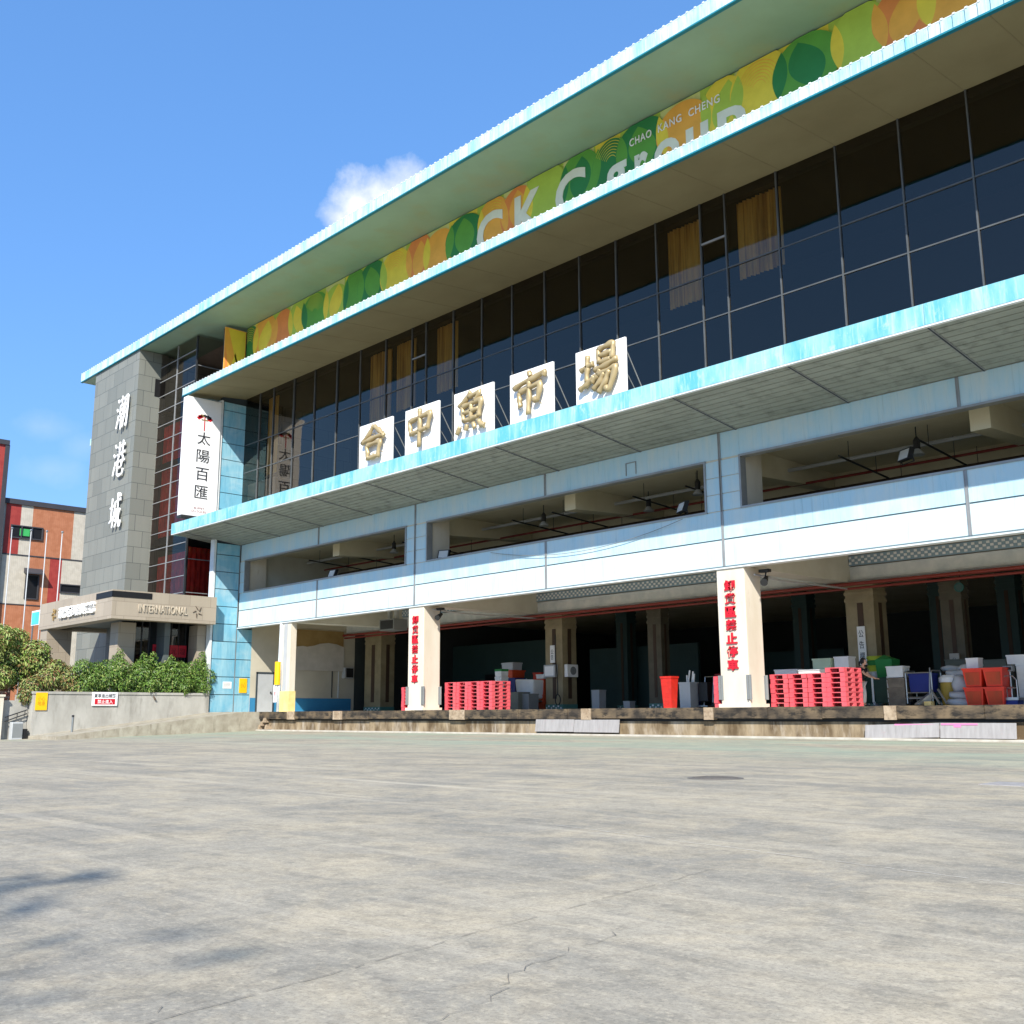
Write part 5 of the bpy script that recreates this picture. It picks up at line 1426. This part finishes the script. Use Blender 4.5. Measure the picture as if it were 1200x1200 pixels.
stack(-17.66, 30.9, 7, 'stack adjoining the tallest stack')
stack(-16.98, 30.85, 8, 'tallest stack beside the person')
stack(-21.2, 30.7, 7, 'narrow stack left of the nearer lettered column')
stack(-38.75, 30.7, 7, 'stack left of the farther lettered column', 1.15)
for i, wh in enumerate(('stack touching the farther lettered column', 'second stack right of the farther lettered column', 'third stack right of the farther lettered column', 'last stack beside the grey crates')):
    stack(-35.85 + i * .79, 30.9, 8, wh, 1.14)

def boxy(name, label, cat, x, y, z, w, d, h, m, lid=None, group=None, lidm=None, ribs=0):
    """a lidded or open tub standing at x,y,z"""
    e = empty(name, (x, y, z), label, cat, group)
    mb = MB(); mb.tub(x, y, z, z + h, w * .94, d * .94, w, d, m, .025)
    for k in range(ribs):
        zz = z + h * (k + 1) / (ribs + 1); mb.box(x - w * .505, x + w * .505, y - d * .505, y - d * .49, zz, zz + .02, m)
    mb.obj('body', e)
    mb = MB()
    if lid: mb.box(x - w * .53, x + w * .53, y - d * .53, y + d * .53, z + h, z + h + lid, lidm or m); mb.obj('lid', e, bevel=.01)
    else:
        t = .03
        mb.box(x - w * .53, x + w * .53, y - d * .53, y - d * .5, z + h - .05, z + h + .006, m); mb.box(x - w * .53, x + w * .53, y + d * .5, y + d * .53, z + h - .05, z + h + .006, m)
        mb.box(x - w * .53, x - w * .5, y - d * .5, y + d * .5, z + h - .05, z + h + .006, m); mb.box(x + w * .5, x + w * .53, y - d * .5, y + d * .5, z + h - .05, z + h + .006, m)
        mb.obj('rim', e)
    return e
Zd = DZ + .004
# the goods stand about 34.5 m out, in the shade behind the sunlit strip of the dock; their layout is scaled up about the camera's plan position at dock level, keeping its apparent size
GOODS = Matrix.Translation((0, 0, -0.117)) @ Matrix.Scale(1.12, 4)
def dock_goods_left():
    MB.place = GOODS
    boxy('storage_crate', 'tall grey crate right beside the last pallet stack', 'crate', -34.4, 32.0, Zd, .78, .7, .92, MAT['crate_grey'], .03, ribs=3)
    b = boxy('bucket', 'white bucket standing on the tall grey crate', 'bucket', -34.25, 32.0, Zd + .96, .42, .42, .5, MAT['foam'])
    boxy('bucket', 'white bucket with a green lid, topmost on the tall grey crate', 'bucket', -34.25, 32.0, Zd + 1.475, .42, .42, .24, MAT['foam'], .1, lidm=MAT['green'])
    boxy('storage_crate', 'dark blue tub behind the grey crates', 'crate', -34.9, 33.4, Zd, .85, .7, 1.45, MAT['blue_crate'])
    boxy('storage_crate', 'orange crate on the dark blue tub', 'crate', -35.05, 33.4, Zd + 1.47, .9, .8, .34, MAT['orange'])
    boxy('foam_box', 'grey white foam box on the orange crate', 'foam box', -35.05, 33.4, Zd + 1.83, .75, .6, .28, MAT['lightgrey'], .06)
    boxy('storage_crate', 'low grey green crate in front of the blue tub', 'crate', -33.2, 31.9, Zd, .95, .7, .75, MAT['crate_grey'], .03, ribs=2)
    boxy('storage_crate', 'small dark grey crate at the right of the low grey green one', 'crate', -32.55, 32.1, Zd, .45, .6, .7, MAT['grey_plastic'], ribs=1)
    # white laundry-like bag hung on a trolley
    e = empty('bag_trolley', (-33.4, 33, Zd), 'white cloth bag on a low wheeled trolley between grey crates and orange tubs', 'trolley')
    mb = MB(); mb.hexa([(-34.0, 32.7, 1.45), (-33.0, 32.7, 1.45), (-33.0, 33.4, 1.45), (-34.0, 33.4, 1.45), (-34.1, 32.65, 2.35), (-32.9, 32.65, 2.3), (-32.9, 33.45, 2.3), (-34.1, 33.45, 2.35)], MAT['foam']); mb.obj('bag', e, bevel=.08)
    mb = MB(); mb.box(-34.0, -33.0, 32.7, 33.4, 1.33, 1.4, MAT['steel'])
    for x in (-33.9, -33.1): mb.tube([(x, 33.05, 1.35), (x, 33.05, 1.1)], .03, MAT['steel'], 6)
    mb.tube([(-34.1, 33.4, 1.35), (-34.1, 33.4, 2.4)], .025, MAT['steel'], 6); mb.obj('frame', e)
    for x in (-33.9, -33.1):
        mb = MB(); mb.tube([(x, 33.02, 1.06), (x, 33.08, 1.06)], .1, MAT['black'], 12); mb.obj('wheel', e)
    for i, (x, y, z, h, lab) in enumerate(((-33.15, 33.6, 0, .68, 'orange tub at the bottom left of the tiled pillar'), (-33.15, 33.6, .69, .68, 'orange tub stacked on another left of the tiled pillar'), (-33.9, 34.9, 0, 1.5, 'tall orange bin behind the stacked orange tubs'), (-34.9, 35.2, 0, 1.75, 'red bin standing behind the white bag trolley'))):
        boxy('orange_tub', lab, 'tub', x, y, Zd + z, .55, .6, h, MAT['orange'] if i < 3 else MAT['tub_red'], ribs=2)
    boxy('foam_box', 'flat white foam box on the stacked orange tubs', 'foam box', -33.2, 33.6, Zd + 1.39, .5, .45, .16, MAT['foam'], .04)
    # middle bay: tall red tub, grey bin with poles, hand truck
    MB.place = None
    e = empty('tall_red_tub', (-24.2, 31.4, Zd), 'tall bright red tapering bin between the tiled pillar and the grey bin', 'bin')
    mb = MB(); mb.tub(-24.25, 31.2, Zd, Zd + 1.16, .36, .32, .5, .42, MAT['tub_lit'], .03)
    for k in range(7): mb.box(-24.25 - .19 - .009 * k, -24.25 + .19 + .009 * k, 31.2 - .17 - .0065 * k, 31.2 - .155 - .0065 * k, Zd + .12 + k * .14, Zd + .135 + k * .14, MAT['tub_lit'])
    mb.obj('body', e)
    mb = MB(); mb.tub(-24.25, 31.2, Zd + 1.1, Zd + 1.17, .53, .45, .54, .46, MAT['tub_lit'], .05); mb.obj('rim', e)
    MB.place = GOODS
    boxy('storage_crate', 'narrow dark blue bin wedged behind the tall red bin', 'bin', -23.75, 31.9, Zd, .4, .5, .9, MAT['blue_crate'])
    boxy('waste_bin', 'grey bin full of pale poles, right of the tall red bin', 'bin', -23.45, 31.3, Zd, .5, .5, .95, MAT['lightgrey'])
    rnd = random.Random(2)
    for k in range(4):
        mb = MB(); x = -23.6 + k * .09
        mb.tube([(x, 31.3, Zd + .1), (x + rnd.uniform(-.05, .2), 31.35, Zd + 1.3 + rnd.uniform(-.1, .1))], .03, MAT['foam'], 8)
        tag(mb.obj('pole'), ('leftmost', 'second', 'third', 'rightmost')[k] + ' of the pale poles standing in the grey bin', 'pole', 'pale poles in the grey bin')
    e = empty('hand_truck', (-22.9, 31.6, Zd), 'black hand truck with wrapped load beside the grey bin of poles', 'hand truck')
    mb = MB(); mb.box(-23.1, -22.7, 31.4, 31.7, Zd + .25, Zd + .95, MAT['black']); mb.obj('load', e, bevel=.04)
    mb = MB()
    for x in (-23.1, -22.72): mb.tube([(x, 31.72, Zd + .1), (x, 31.85, Zd + 1.15)], .02, MAT['steel'], 6)
    mb.tube([(-23.1, 31.85, Zd + 1.15), (-22.72, 31.85, Zd + 1.15)], .02, MAT['steel'], 6); mb.box(-23.15, -22.68, 31.35, 31.72, Zd + .08, Zd + .11, MAT['steel']); mb.obj('frame', e)
    for x in (-23.15, -22.67):
        mb = MB(); mb.tube([(x - .03, 31.75, Zd + .12), (x + .03, 31.75, Zd + .12)], .12, MAT['dark_metal'], 14); mb.obj('wheel', e)
    boxy('orange_tub', 'dark red tub in the shade behind the black hand truck', 'tub', -22.4, 32.5, Zd, .9, .7, 1.25, M('dark_red_tub', lin((140, 34, 26)), .5), ribs=2)
    e = empty('floor_machine', (-22.1, 31.5, Zd), 'small grey and black floor machine left of the narrow pallet stack', 'machine')
    mb = MB(); mb.box(-22.4, -21.75, 31.3, 31.8, Zd + .1, Zd + .4, MAT['grey_plastic']); mb.box(-22.35, -21.9, 31.4, 31.75, Zd + .4, Zd + .6, MAT['lightgrey']); mb.obj('body', e, bevel=.04)
    mb = MB(); mb.tube([(-22.1, 31.75, Zd + .5), (-22.1, 32.0, Zd + 1.1)], .03, MAT['dark_metal'], 6); mb.obj('handle', e)
    for x in (-22.35, -21.8):
        mb = MB(); mb.tube([(x - .03, 31.35, Zd + .1), (x + .03, 31.35, Zd + .1)], .1, MAT['black'], 12); mb.obj('wheel', e)
    MB.place = None
    boxy('bucket', 'small pale bucket alone in the shade right of the pillar with meter boxes', 'bucket', -32.6, 38.8, Zd, .4, .4, .4, MAT['lightgrey'])
    boxy('waste_bin', 'grey lidded bin beside the tiled pillar with meter boxes', 'bin', -34.0, 38.2, Zd, .5, .5, .9, MAT['lightgrey'], .05)
    boxy('waste_bin', 'dark teal bin deep in the shade of the middle bay', 'bin', -33.2, 44, Zd, .6, .6, 1.0, MAT['teal_wall'], .05)
    # white goods behind the right pallet stacks
    boxy('foam_box', 'white foam box with a lid behind the left pallets of the right group', 'foam box', -20.2, 33.0, Zd, .9, .7, 1.28, MAT['foam'], .05)
    boxy('foam_box', 'lower white foam box behind the middle pallets of the right group', 'foam box', -19.2, 32.8, Zd, .8, .6, 1.24, MAT['foam'], .05)
    boxy('storage_crate', 'pale green crate standing above the pallets of the right group', 'crate', -19.5, 34.2, Zd, .7, .6, 1.72, M('pale_green', lin((190, 206, 176)), .6))
    boxy('foam_box', 'white open box beside the pale green crate above the pallets', 'foam box', -18.75, 34.2, Zd, .55, .5, 1.76, MAT['foam'])
dock_goods_left()

def dock_goods_right():
    MB.place = GOODS
    # stack of baskets on dark green carts
    for i, (x, lab) in enumerate(((-16.5, 'dark green wheeled bin in front of the person'), (-15.98, 'dark green wheeled bin beside the white topped crates'))):
        e = empty('wheeled_bin', (x, 31.6, Zd), lab, 'wheeled bin', 'dark green wheeled bins')
        mb = MB(); mb.tub(x, 31.6, Zd + .12, Zd + .92, .42, .6, .5, .66, MAT['darkgreen'], .03); mb.obj('body', e)
        mb = MB(); mb.tube([(x + .27, 31.25, Zd + .15), (x + .27, 31.25, Zd + .95)], .035, MAT['white_edge'], 8); mb.obj('post', e)
        for yy in (31.35, 31.85):
            mb = MB(); mb.tube([(x + .24, yy, Zd + .09), (x + .31, yy, Zd + .09)], .09, MAT['lightgrey'], 12); mb.obj('wheel', e)
    mb = MB(); mb.tub(-16.62, 31.3, Zd + .935, Zd + 1.28, .22, .22, .25, .25, MAT['steel'], .015)
    tag(mb.obj('metal_pail'), 'small steel pail on the dark green bin at the person\'s hand', 'pail')
    for i, (m, z, lab) in enumerate((('foam', .0, 'pale basket at the bottom of the round basket pile'), ('lime', .2, 'yellow green basket in the round basket pile, above the pale one'), ('green', .36, 'mid green basket in the round basket pile'), ('lime', .5, 'uppermost yellow green basket in the round basket pile'))):
        mb = MB(); x = -16.45; z0 = Zd + 1.3 + z - .36
        mb.tube([(x, 32.2, z0), (x, 32.2, z0 + .16), (x, 32.2, z0 + .19), (x, 32.2, z0 + .2)], [.31, .36, .38, .33], MAT[m], 18)
        o = mb.obj('round_basket'); tag(o, lab, 'basket', 'round baskets piled on the green bins')
        for sx in (-1, 1):
            mb = MB(); mb.tube([(x + sx * .37, 32.1, z0 + .15), (x + sx * .41, 32.2, z0 + .13), (x + sx * .37, 32.3, z0 + .15)], .015, MAT[m], 5); mb.obj('handle', o)
    e = empty('green_funnel', (-16.0, 32.1, Zd + .95), 'green peaked plastic tub leaning on the round baskets', 'tub')
    mb = MB(); mb.tub(-16.0, 31.9, Zd + .93, Zd + 1.5, .5, .5, .56, .56, MAT['green'], .03); mb.obj('body', e)
    mb = MB()
    for a, b in (((-16.27, 31.63), (-15.73, 31.63)), ((-15.73, 31.63), (-15.73, 32.17)), ((-15.73, 32.17), (-16.27, 32.17)), ((-16.27, 32.17), (-16.27, 31.63))):
        mb.face([(a[0], a[1], Zd + 1.5), (b[0], b[1], Zd + 1.5), (-16.1, 31.9, Zd + 1.66)], MAT['green'])
    mb.obj('net_cover', e)
    # white box on brown crates
    for k in range(3):
        boxy('storage_crate', 'brown grey crate, %s of three under the white foam box' % ('bottom', 'middle', 'top')[k], 'crate', -15.35, 31.3, Zd + k * .295, .56, .5, .285, MAT['crate_brown'], ribs=1, group='brown grey crates under the foam box')
    boxy('foam_box', 'white foam box on top of the three brown grey crates', 'foam box', -15.38, 31.3, Zd + .9, .54, .46, .3, MAT['foam'], .05)
    # roll cart with dark blue crate
    e = empty('roll_cart', (-14.65, 31.3, Zd), 'steel tube roll cart carrying a dark blue crate', 'cart')
    mb = MB()
    for x in (-15.02, -14.22):
        mb.tube([(x, 31.05, Zd + .1), (x, 31.05, Zd + 1.02), (x, 31.15, Zd + 1.08), (x, 31.65, Zd + 1.08), (x, 31.7, Zd + 1.02), (x, 31.7, Zd + .1)], .022, MAT['steel'], 6)
    for z in (.28, .42, 1.02): mb.tube([(-15.02, 31.05, Zd + z), (-14.22, 31.05, Zd + z)], .018, MAT['steel'], 6)
    mb.obj('frame', e)
    mb = MB(); mb.box(-15.0, -14.24, 31.08, 31.68, Zd + .24, Zd + .28, MAT['lightgrey']); mb.obj('deck', e)
    for x in (-14.95, -14.3):
        for yy in (31.12, 31.62):
            mb = MB(); mb.tube([(x - .025, yy, Zd + .08), (x + .025, yy, Zd + .08)], .08, MAT['black'], 12); mb.obj('wheel', e)
    boxy('storage_crate', 'dark blue crate on the steel roll cart', 'crate', -14.62, 31.38, Zd + .44, .68, .52, .56, MAT['blue_crate'], ribs=2)
    # pallet jack folded with handle splayed
    e = empty('pallet_jack', (-13.9, 30.7, Zd), 'low steel pallet jack with a yellow block in front of the blue crate', 'pallet jack')
    mb = MB(); mb.hexa([(-14.55, 30.5, Zd + .06), (-14.45, 30.45, Zd + .06), (-14.15, 30.75, Zd + .06), (-14.25, 30.8, Zd + .06), (-14.5, 30.5, Zd + .12), (-14.4, 30.46, Zd + .12), (-14.1, 30.75, Zd + .42), (-14.2, 30.8, Zd + .42)], MAT['steel'])
    mb.tube([(-14.1, 30.7, Zd + .5), (-13.75, 30.45, Zd + .08)], .035, MAT['steel'], 6); mb.tube([(-13.95, 30.85, Zd + .5), (-13.6, 30.6, Zd + .08)], .035, MAT['steel'], 6); mb.obj('fork', e)
    mb = MB(); mb.box(-14.2, -13.98, 30.4, 30.6, Zd, Zd + .15, MAT['pale_yellow']); mb.obj('block', e)
    mb = MB(); mb.tube([(-14.1, 30.6, Zd + .35), (-14.15, 30.85, Zd + 1.15)], .022, MAT['steel'], 6); mb.obj('handle', e)
    # yellow drum and grey sacks
    e = empty('yellow_drum', (-13.9, 31.6, Zd), 'faded yellow drum with a white cover between roll cart and grey sacks', 'drum')
    mb = MB(); mb.tube([(-13.9, 31.6, Zd), (-13.9, 31.6, Zd + .3), (-13.9, 31.6, Zd + .6), (-13.9, 31.6, Zd + .72)], [.25, .28, .29, .28], M('drum_yellow', lin((176, 148, 62)), .6), 18); mb.obj('body', e)
    mb = MB(); mb.tube([(-13.9, 31.6, Zd + .72), (-13.9, 31.6, Zd + .86), (-13.9, 31.6, Zd + .94)], [.31, .32, .2], MAT['foam'], 18); mb.obj('cover', e)
    rnd = random.Random(5)
    labs = ['bottom grey sack in the low pile before the red tubs', 'second grey sack in the low pile before the red tubs', 'grey sack standing upright on the low pile', 'grey sack leaning over the upright one, upper left', 'pale grey sack flat on top of the pile', 'uppermost pale grey sack beside the red tubs', 'grey sack at the back, above the yellow drum']
    pos = [(-13.4, 31.2, .12, .42, .3, .12), (-13.38, 31.25, .33, .4, .3, .11), (-13.45, 31.3, .66, .24, .22, .26), (-13.65, 31.7, .98, .36, .26, .12), (-13.3, 31.6, .98, .36, .26, .12), (-13.3, 31.7, 1.16, .34, .25, .11), (-13.95, 32.3, 1.12, .45, .3, .12)]
    for (x, y, z, a, b, c), lab in zip(pos, labs):
        mb = MB(); mb.sphere((0, 0, 0), 1, MAT['lightgrey'], a, b, c, 16, 10)
        for i, v in enumerate(mb.v):
            vx, vy, vz = v
            f = 1 + .08 * math.sin(vx * 19 + vz * 13 + x * 7) + .06 * math.sin(vy * 23)
            sq = lambda q, s_: math.copysign(abs(q / s_) ** .6, q) * s_ if s_ else q
            mb.v[i] = (sq(vx, a) * f, sq(vy, b) * f, vz * f)
        MB.place = Matrix.Scale(1.12, 4); o = mb.obj('sack', None, GOODS @ Vector((x, y, Zd + z)), smooth=True); o.rotation_euler = (rnd.uniform(-.1, .1), rnd.uniform(-.12, .12), rnd.uniform(-.4, .4))
        tag(o, lab, 'sack', 'grey sacks piled before the red tubs')
        mb = MB(); mb.box(-.03, .03, -b * .3, b * .3, c * .8, c * 1.0, MAT['foam']); t = mb.obj('tie', o, (a * .9, 0, -c * .5)); MB.place = GOODS
    for lab, x, y, h in (('grey green crate behind the grey sacks on the left', -14.7, 34.5, 1.5), ('grey green crate behind the grey sacks on the right', -13.7, 34.6, 1.45)):
        boxy('storage_crate', lab, 'crate', x, y, Zd, .9, .6, h, MAT['crate_grey'], .04, ribs=3)
    # four red tubs on their sides, two over two
    for (x, z, lab) in ((-12.84, 0, 'orange red tub, lower left of the four'), (-12.25, 0, 'orange red tub, lower right of the four'), (-12.84, .545, 'orange red tub, upper left of the four, under the small white box'), (-12.25, .545, 'orange red tub, upper right of the four, beside the scale')):
        e = empty('red_tub', (x, 30.9, Zd + z), lab, 'tub', 'orange red tubs stacked two over two')
        mb = MB(); mb.tub(x, 31.0, Zd + z + .005, Zd + z + .53, .44, .5, .56, .62, MAT['tub_red'], .025)
        mb.hexa([(x - .18, 30.735, Zd + z + .06), (x + .18, 30.735, Zd + z + .06), (x + .18, 30.76, Zd + z + .06), (x - .18, 30.76, Zd + z + .06), (x - .21, 30.69, Zd + z + .42), (x + .21, 30.69, Zd + z + .42), (x + .21, 30.71, Zd + z + .42), (x - .21, 30.71, Zd + z + .42)], MAT['tub_inner'])
        mb.obj('body', e)
        mb = MB(); mb.tub(x, 31.0, Zd + z + .49, Zd + z + .54, .585, .645, .59, .65, MAT['tub_red'], .05); mb.obj('rim', e)
    boxy('foam_box', 'small white foam box on the upper left red tub', 'foam box', -12.95, 31.2, Zd + 1.1, .36, .34, .26, MAT['foam'], .04)
    # platform scale
    e = empty('platform_scale', (-11.9, 31.1, Zd), 'steel platform scale with a guard rail and a grey display right of the red tubs', 'scale')
    mb = MB(); mb.box(-12.12, -11.66, 30.85, 31.35, Zd + .16, Zd + .24, MAT['steel']); mb.box(-12.1, -11.7, 30.87, 31.33, Zd + .02, Zd + .16, MAT['blue_crate']); mb.obj('platform', e)
    mb = MB(); mb.tube([(-12.1, 30.87, Zd + .24), (-12.1, 30.87, Zd + .72), (-12.0, 30.87, Zd + .84), (-11.78, 30.87, Zd + .84), (-11.68, 30.87, Zd + .72), (-11.68, 30.87, Zd + .24)], .02, MAT['steel'], 6)
    for x in (-11.96, -11.82): mb.tube([(x, 30.87, Zd + .24), (x, 30.87, Zd + .5)], .012, MAT['steel'], 5)
    mb.tube([(-12.1, 30.87, Zd + .5), (-11.68, 30.87, Zd + .5)], .015, MAT['steel'], 6); mb.obj('guard_rail', e)
    mb = MB(); mb.tube([(-11.98, 31.25, Zd + .24), (-11.98, 31.25, Zd + 1.1)], .03, MAT['steel'], 8); mb.obj('post', e)
    mb = MB(); mb.box(-12.12, -11.84, 31.1, 31.25, Zd + .98, Zd + 1.14, MAT['grey_plastic']); mb.box(-12.08, -11.88, 31.09, 31.1, Zd + 1.02, Zd + 1.1, MAT['black']); mb.obj('display', e)
    for (x, y, z, w, d, h, lab) in ((-11.6, 31.9, 0, .7, .5, 1.15, 'tall white foam box behind the platform scale'), (-11.95, 31.85, 1.2, .5, .4, .22, 'flat white foam box on the tall one behind the scale'), (-11.2, 32.2, 0, .6, .5, .7, 'white foam box half hidden at the right edge')):
        boxy('foam_box', lab, 'foam box', x, y, Zd + z, w, d, h, MAT['foam'], .05)
    mb = MB(); n = 0
    mb.tube([(-11.55, 31.9, Zd + 1.42), (-11.5, 31.85, Zd + 1.42)], .2, MAT['foam'], 18); mb.tube([(-11.5, 31.85, Zd + 1.42), (-11.46, 31.81, Zd + 1.42)], .1, MAT['lightgrey'], 14); mb.tube([(-11.54, 31.9, Zd + 1.2), (-11.54, 31.9, Zd + 1.3)], .1, MAT['grey_plastic'], 12)
    tag(mb.obj('desk_fan'), 'round pale desk fan on the tall foam box behind the scale', 'fan')
    boxy('storage_crate', 'dark red crate at the right edge beside the scale', 'crate', -11.05, 31.4, Zd, .5, .5, .34, M('crate_red', lin((120, 30, 26)), .5))
dock_goods_right()
MB.place = None

# ------------------------------------------------------------------ the person
def skinned(name, verts, edges, radii, m, parent=None, sub=2, root=0):
    me = bpy.data.meshes.new(name); me.from_pydata([tuple(v) for v in verts], edges, [])
    o = bpy.data.objects.new(name, me); C.objects.link(o)
    sk = o.modifiers.new('skin', 'SKIN'); sk.use_smooth_shade = True
    lay = me.skin_vertices[0].data if me.skin_vertices else None
    if lay is None:
        bm = bmesh.new(); bm.from_mesh(me); bm.verts.layers.skin.verify(); bm.to_mesh(me); bm.free(); lay = me.skin_vertices[0].data
    for i, r in enumerate(radii):
        lay[i].radius = r if isinstance(r, tuple) else (r, r); lay[i].use_root = (i == root)
    if sub:
        sb = o.modifiers.new('sub', 'SUBSURF'); sb.levels = sub; sb.render_levels = sub
    dg = bpy.context.evaluated_depsgraph_get()
    nm = bpy.data.meshes.new_from_object(o.evaluated_get(dg))
    bpy.data.objects.remove(o)
    nm.materials.clear(); nm.materials.append(m)
    nm.polygons.foreach_set('use_smooth', [True] * len(nm.polygons))
    r = bpy.data.objects.new(name, nm); C.objects.link(r)
    if parent: r.parent = parent; r.matrix_parent_inverse = Matrix.Translation(-Vector(parent.location))
    return r
def person():
    bx, by, bz = -17.95, 33.75, Zd
    e = empty('person', (bx, by, bz), 'person in black top and pale trousers reaching out behind the tallest pallet stack', 'person')
    P = lambda x, y, z: (bx + x, by + y, bz + z)
    # facing +x, both arms reaching forward to the pail
    V = [P(0, 0, .86), P(.01, 0, 1.02), P(.05, 0, 1.2), P(.09, 0, 1.31), P(.11, 0, 1.40),           # pelvis .. neck
         P(.09, -.15, 1.30), P(.26, -.19, 1.12), P(.46, -.24, 1.02), P(.53, -.25, .99),                # right arm to wrist, hand
         P(.09, .15, 1.30), P(.2, .19, 1.08), P(.42, .16, .98), P(.49, .15, .96),
         P(.0, -.09, .8), P(.02, -.095, .46), P(-.03, -.095, .09), P(.1, -.1, .04),
         P(.0, .09, .8), P(.06, .095, .46), P(.03, .095, .09), P(.16, .1, .04),
         P(.125, 0, 1.47)]
    E_ = [(0, 1), (1, 2), (2, 3), (3, 4), (3, 5), (5, 6), (6, 7), (7, 8), (3, 9), (9, 10), (10, 11), (11, 12), (0, 13), (13, 14), (14, 15), (15, 16), (0, 17), (17, 18), (18, 19), (19, 20), (4, 21)]
    R = [(.12, .14), (.11, .12), (.115, .14), (.08, .1), .05, .055, .042, .032, .03, .055, .042, .032, .03, .085, .055, .04, .035, .085, .055, .04, .035, .05]
    body = skinned('body', V, E_, R, MAT['skin'], e)
    K = 1
    # head as its own shaped mesh joined into the body mesh
    mb = MB()
    c = Vector(P(.15, 0, 1.535)); 
    mb.sphere(c, .1, MAT['skin'], .98, .78, 1.16, 20, 14)
    for i, v in enumerate(mb.v):
        d = Vector(v) - c
        if d.z < -.02 and d.x > 0: mb.v[i] = (v[0] + .012, v[1] * 1 if False else c.y + d.y * .88, v[2])
    mb.hexa([(c.x + .085, c.y - .014, c.z - .03), (c.x + .122, c.y - .01, c.z - .028), (c.x + .122, c.y + .01, c.z - .028), (c.x + .085, c.y + .014, c.z - .03), (c.x + .088, c.y - .007, c.z + .025), (c.x + .1, c.y - .005, c.z + .025), (c.x + .1, c.y + .005, c.z + .025), (c.x + .088, c.y + .007, c.z + .025)], MAT['skin'])
    for sy in (-1, 1):
        mb.sphere((c.x + .085, c.y + sy * .03, c.z + .012), .011, MAT['hair'], .6, 1, .7, 8, 6)
        mb.sphere((c.x - .005, c.y + sy * .08, c.z - .005), .025, MAT['skin'], .7, .35, 1.1, 8, 6)
    mb.box(c.x + .09, c.x + .1, c.y - .022, c.y + .022, c.z - .058, c.z - .05, M('lips', lin((170, 90, 84)), .5))
    # fingers rooted in both palms
    for hy, hx, hz in ((-.25, .53, .99), (.15, .49, .96)):
        b = Vector(P(hx, hy, hz)); mb.sphere(b + Vector((.035, 0, 0)), .04, MAT['skin'], 1.1, .9, .5, 10, 8)
        for k, L in enumerate((.065, .075, .07, .055)):
            y = -.03 + .02 * k
            mb.tube([b + Vector((.05, y, 0)), b + Vector((.05 + L * .55, y * 1.1, -.004)), b + Vector((.05 + L * .85, y * 1.1, -.03))], [.0095, .009, .007], MAT['skin'], 6)
        mb.tube([b + Vector((.02, -.035, .0)), b + Vector((.055, -.06, -.01)), b + Vector((.08, -.06, -.025))], [.011, .01, .008], MAT['skin'], 6)
    h = mb.obj('head_shape', None, smooth=True)
    bm = bmesh.new(); bm.from_mesh(body.data); nb = len(body.data.materials)
    base = len(bm.faces); bm.from_mesh(h.data)
    bm.faces.ensure_lookup_table()
    for f in bm.faces[base:]: f.material_index += nb; f.smooth = True
    for mm in h.data.materials: body.data.materials.append(mm)
    bm.to_mesh(body.data); bm.free(); bpy.data.objects.remove(h)
    mb = MB(); mb.sphere((c.x - .02, c.y, c.z + .02), .112, MAT['hair'], .98, .86, 1.08, 18, 12)
    mb.v = [(v[0] if v[0] < c.x + .055 or v[2] > c.z + .08 else c.x + .055, v[1], max(v[2], c.z - .06) if v[0] > c.x - .02 else v[2]) for v in mb.v]
    mb.tube([(c.x - .1, c.y, c.z + .02), (c.x - .16, c.y, c.z - .02), (c.x - .17, c.y, c.z - .14)], [.035, .04, .015], MAT['hair'], 8)
    mb.obj('hair', e, smooth=True)
    sv = [P(0, 0, .84), P(.01, 0, 1.02), P(.05, 0, 1.2), P(.088, 0, 1.32), P(.09, -.15, 1.30), P(.2, -.175, 1.19), P(.09, .15, 1.30), P(.16, .175, 1.17)]
    skinned('black_top', sv, [(0, 1), (1, 2), (2, 3), (3, 4), (4, 5), (3, 6), (6, 7)], [(.14, .16), (.128, .14), (.132, .155), (.09, .115), .07, .062, .07, .062], MAT['shirt'], e)
    tv = [P(0, 0, .86), P(.0, -.09, .78), P(.02, -.095, .46), P(-.03, -.095, .12), P(.0, .09, .78), P(.06, .095, .46), P(.03, .095, .12)]
    skinned('trousers', tv, [(0, 1), (1, 2), (2, 3), (0, 4), (4, 5), (5, 6)], [(.135, .15), .102, .078, .07, .102, .078, .07], MAT['trouser'], e)
    for sy in (-.1, .1):
        mb = MB(); x0 = .0 if sy < 0 else .06
        mb.sphere(P(x0 + .04, sy, .045), .12, MAT['black'], 1.1, .42, .4, 12, 8)
        mb.obj('shoe', e, smooth=True)
person()

# ------------------------------------------------------------------ covers let into the lot
def covers():
    e = empty('manhole_cover', (-7.74, 10.8, 0.0), 'round cast iron manhole cover set flush in the lot', 'manhole cover')
    mb = MB(); mb.cyl(-7.74, 10.8, -.02, .006, .34, MAT['cast_iron'], n=36); mb.obj('frame', e)
    mb = MB(); mb.cyl(-7.74, 10.8, -.02, .011, .28, MAT['cast_iron'], n=36)
    for k in range(-4, 5):
        w = math.sqrt(.26 ** 2 - (k * .055) ** 2); mb.box(-7.74 + k * .055 - .01, -7.74 + k * .055 + .01, 10.8 - w, 10.8 + w, .009, .015, MAT['cast_iron'])
    mb.obj('lid', e)
    mb = MB(); mb.box(-4.95, -4.3, 11.75, 12.3, -.02, .008, MAT['sheet']); o = mb.obj('drain_cover'); tag(o, 'pale rectangular steel plate lying on the lot near the right edge', 'cover plate')
covers()
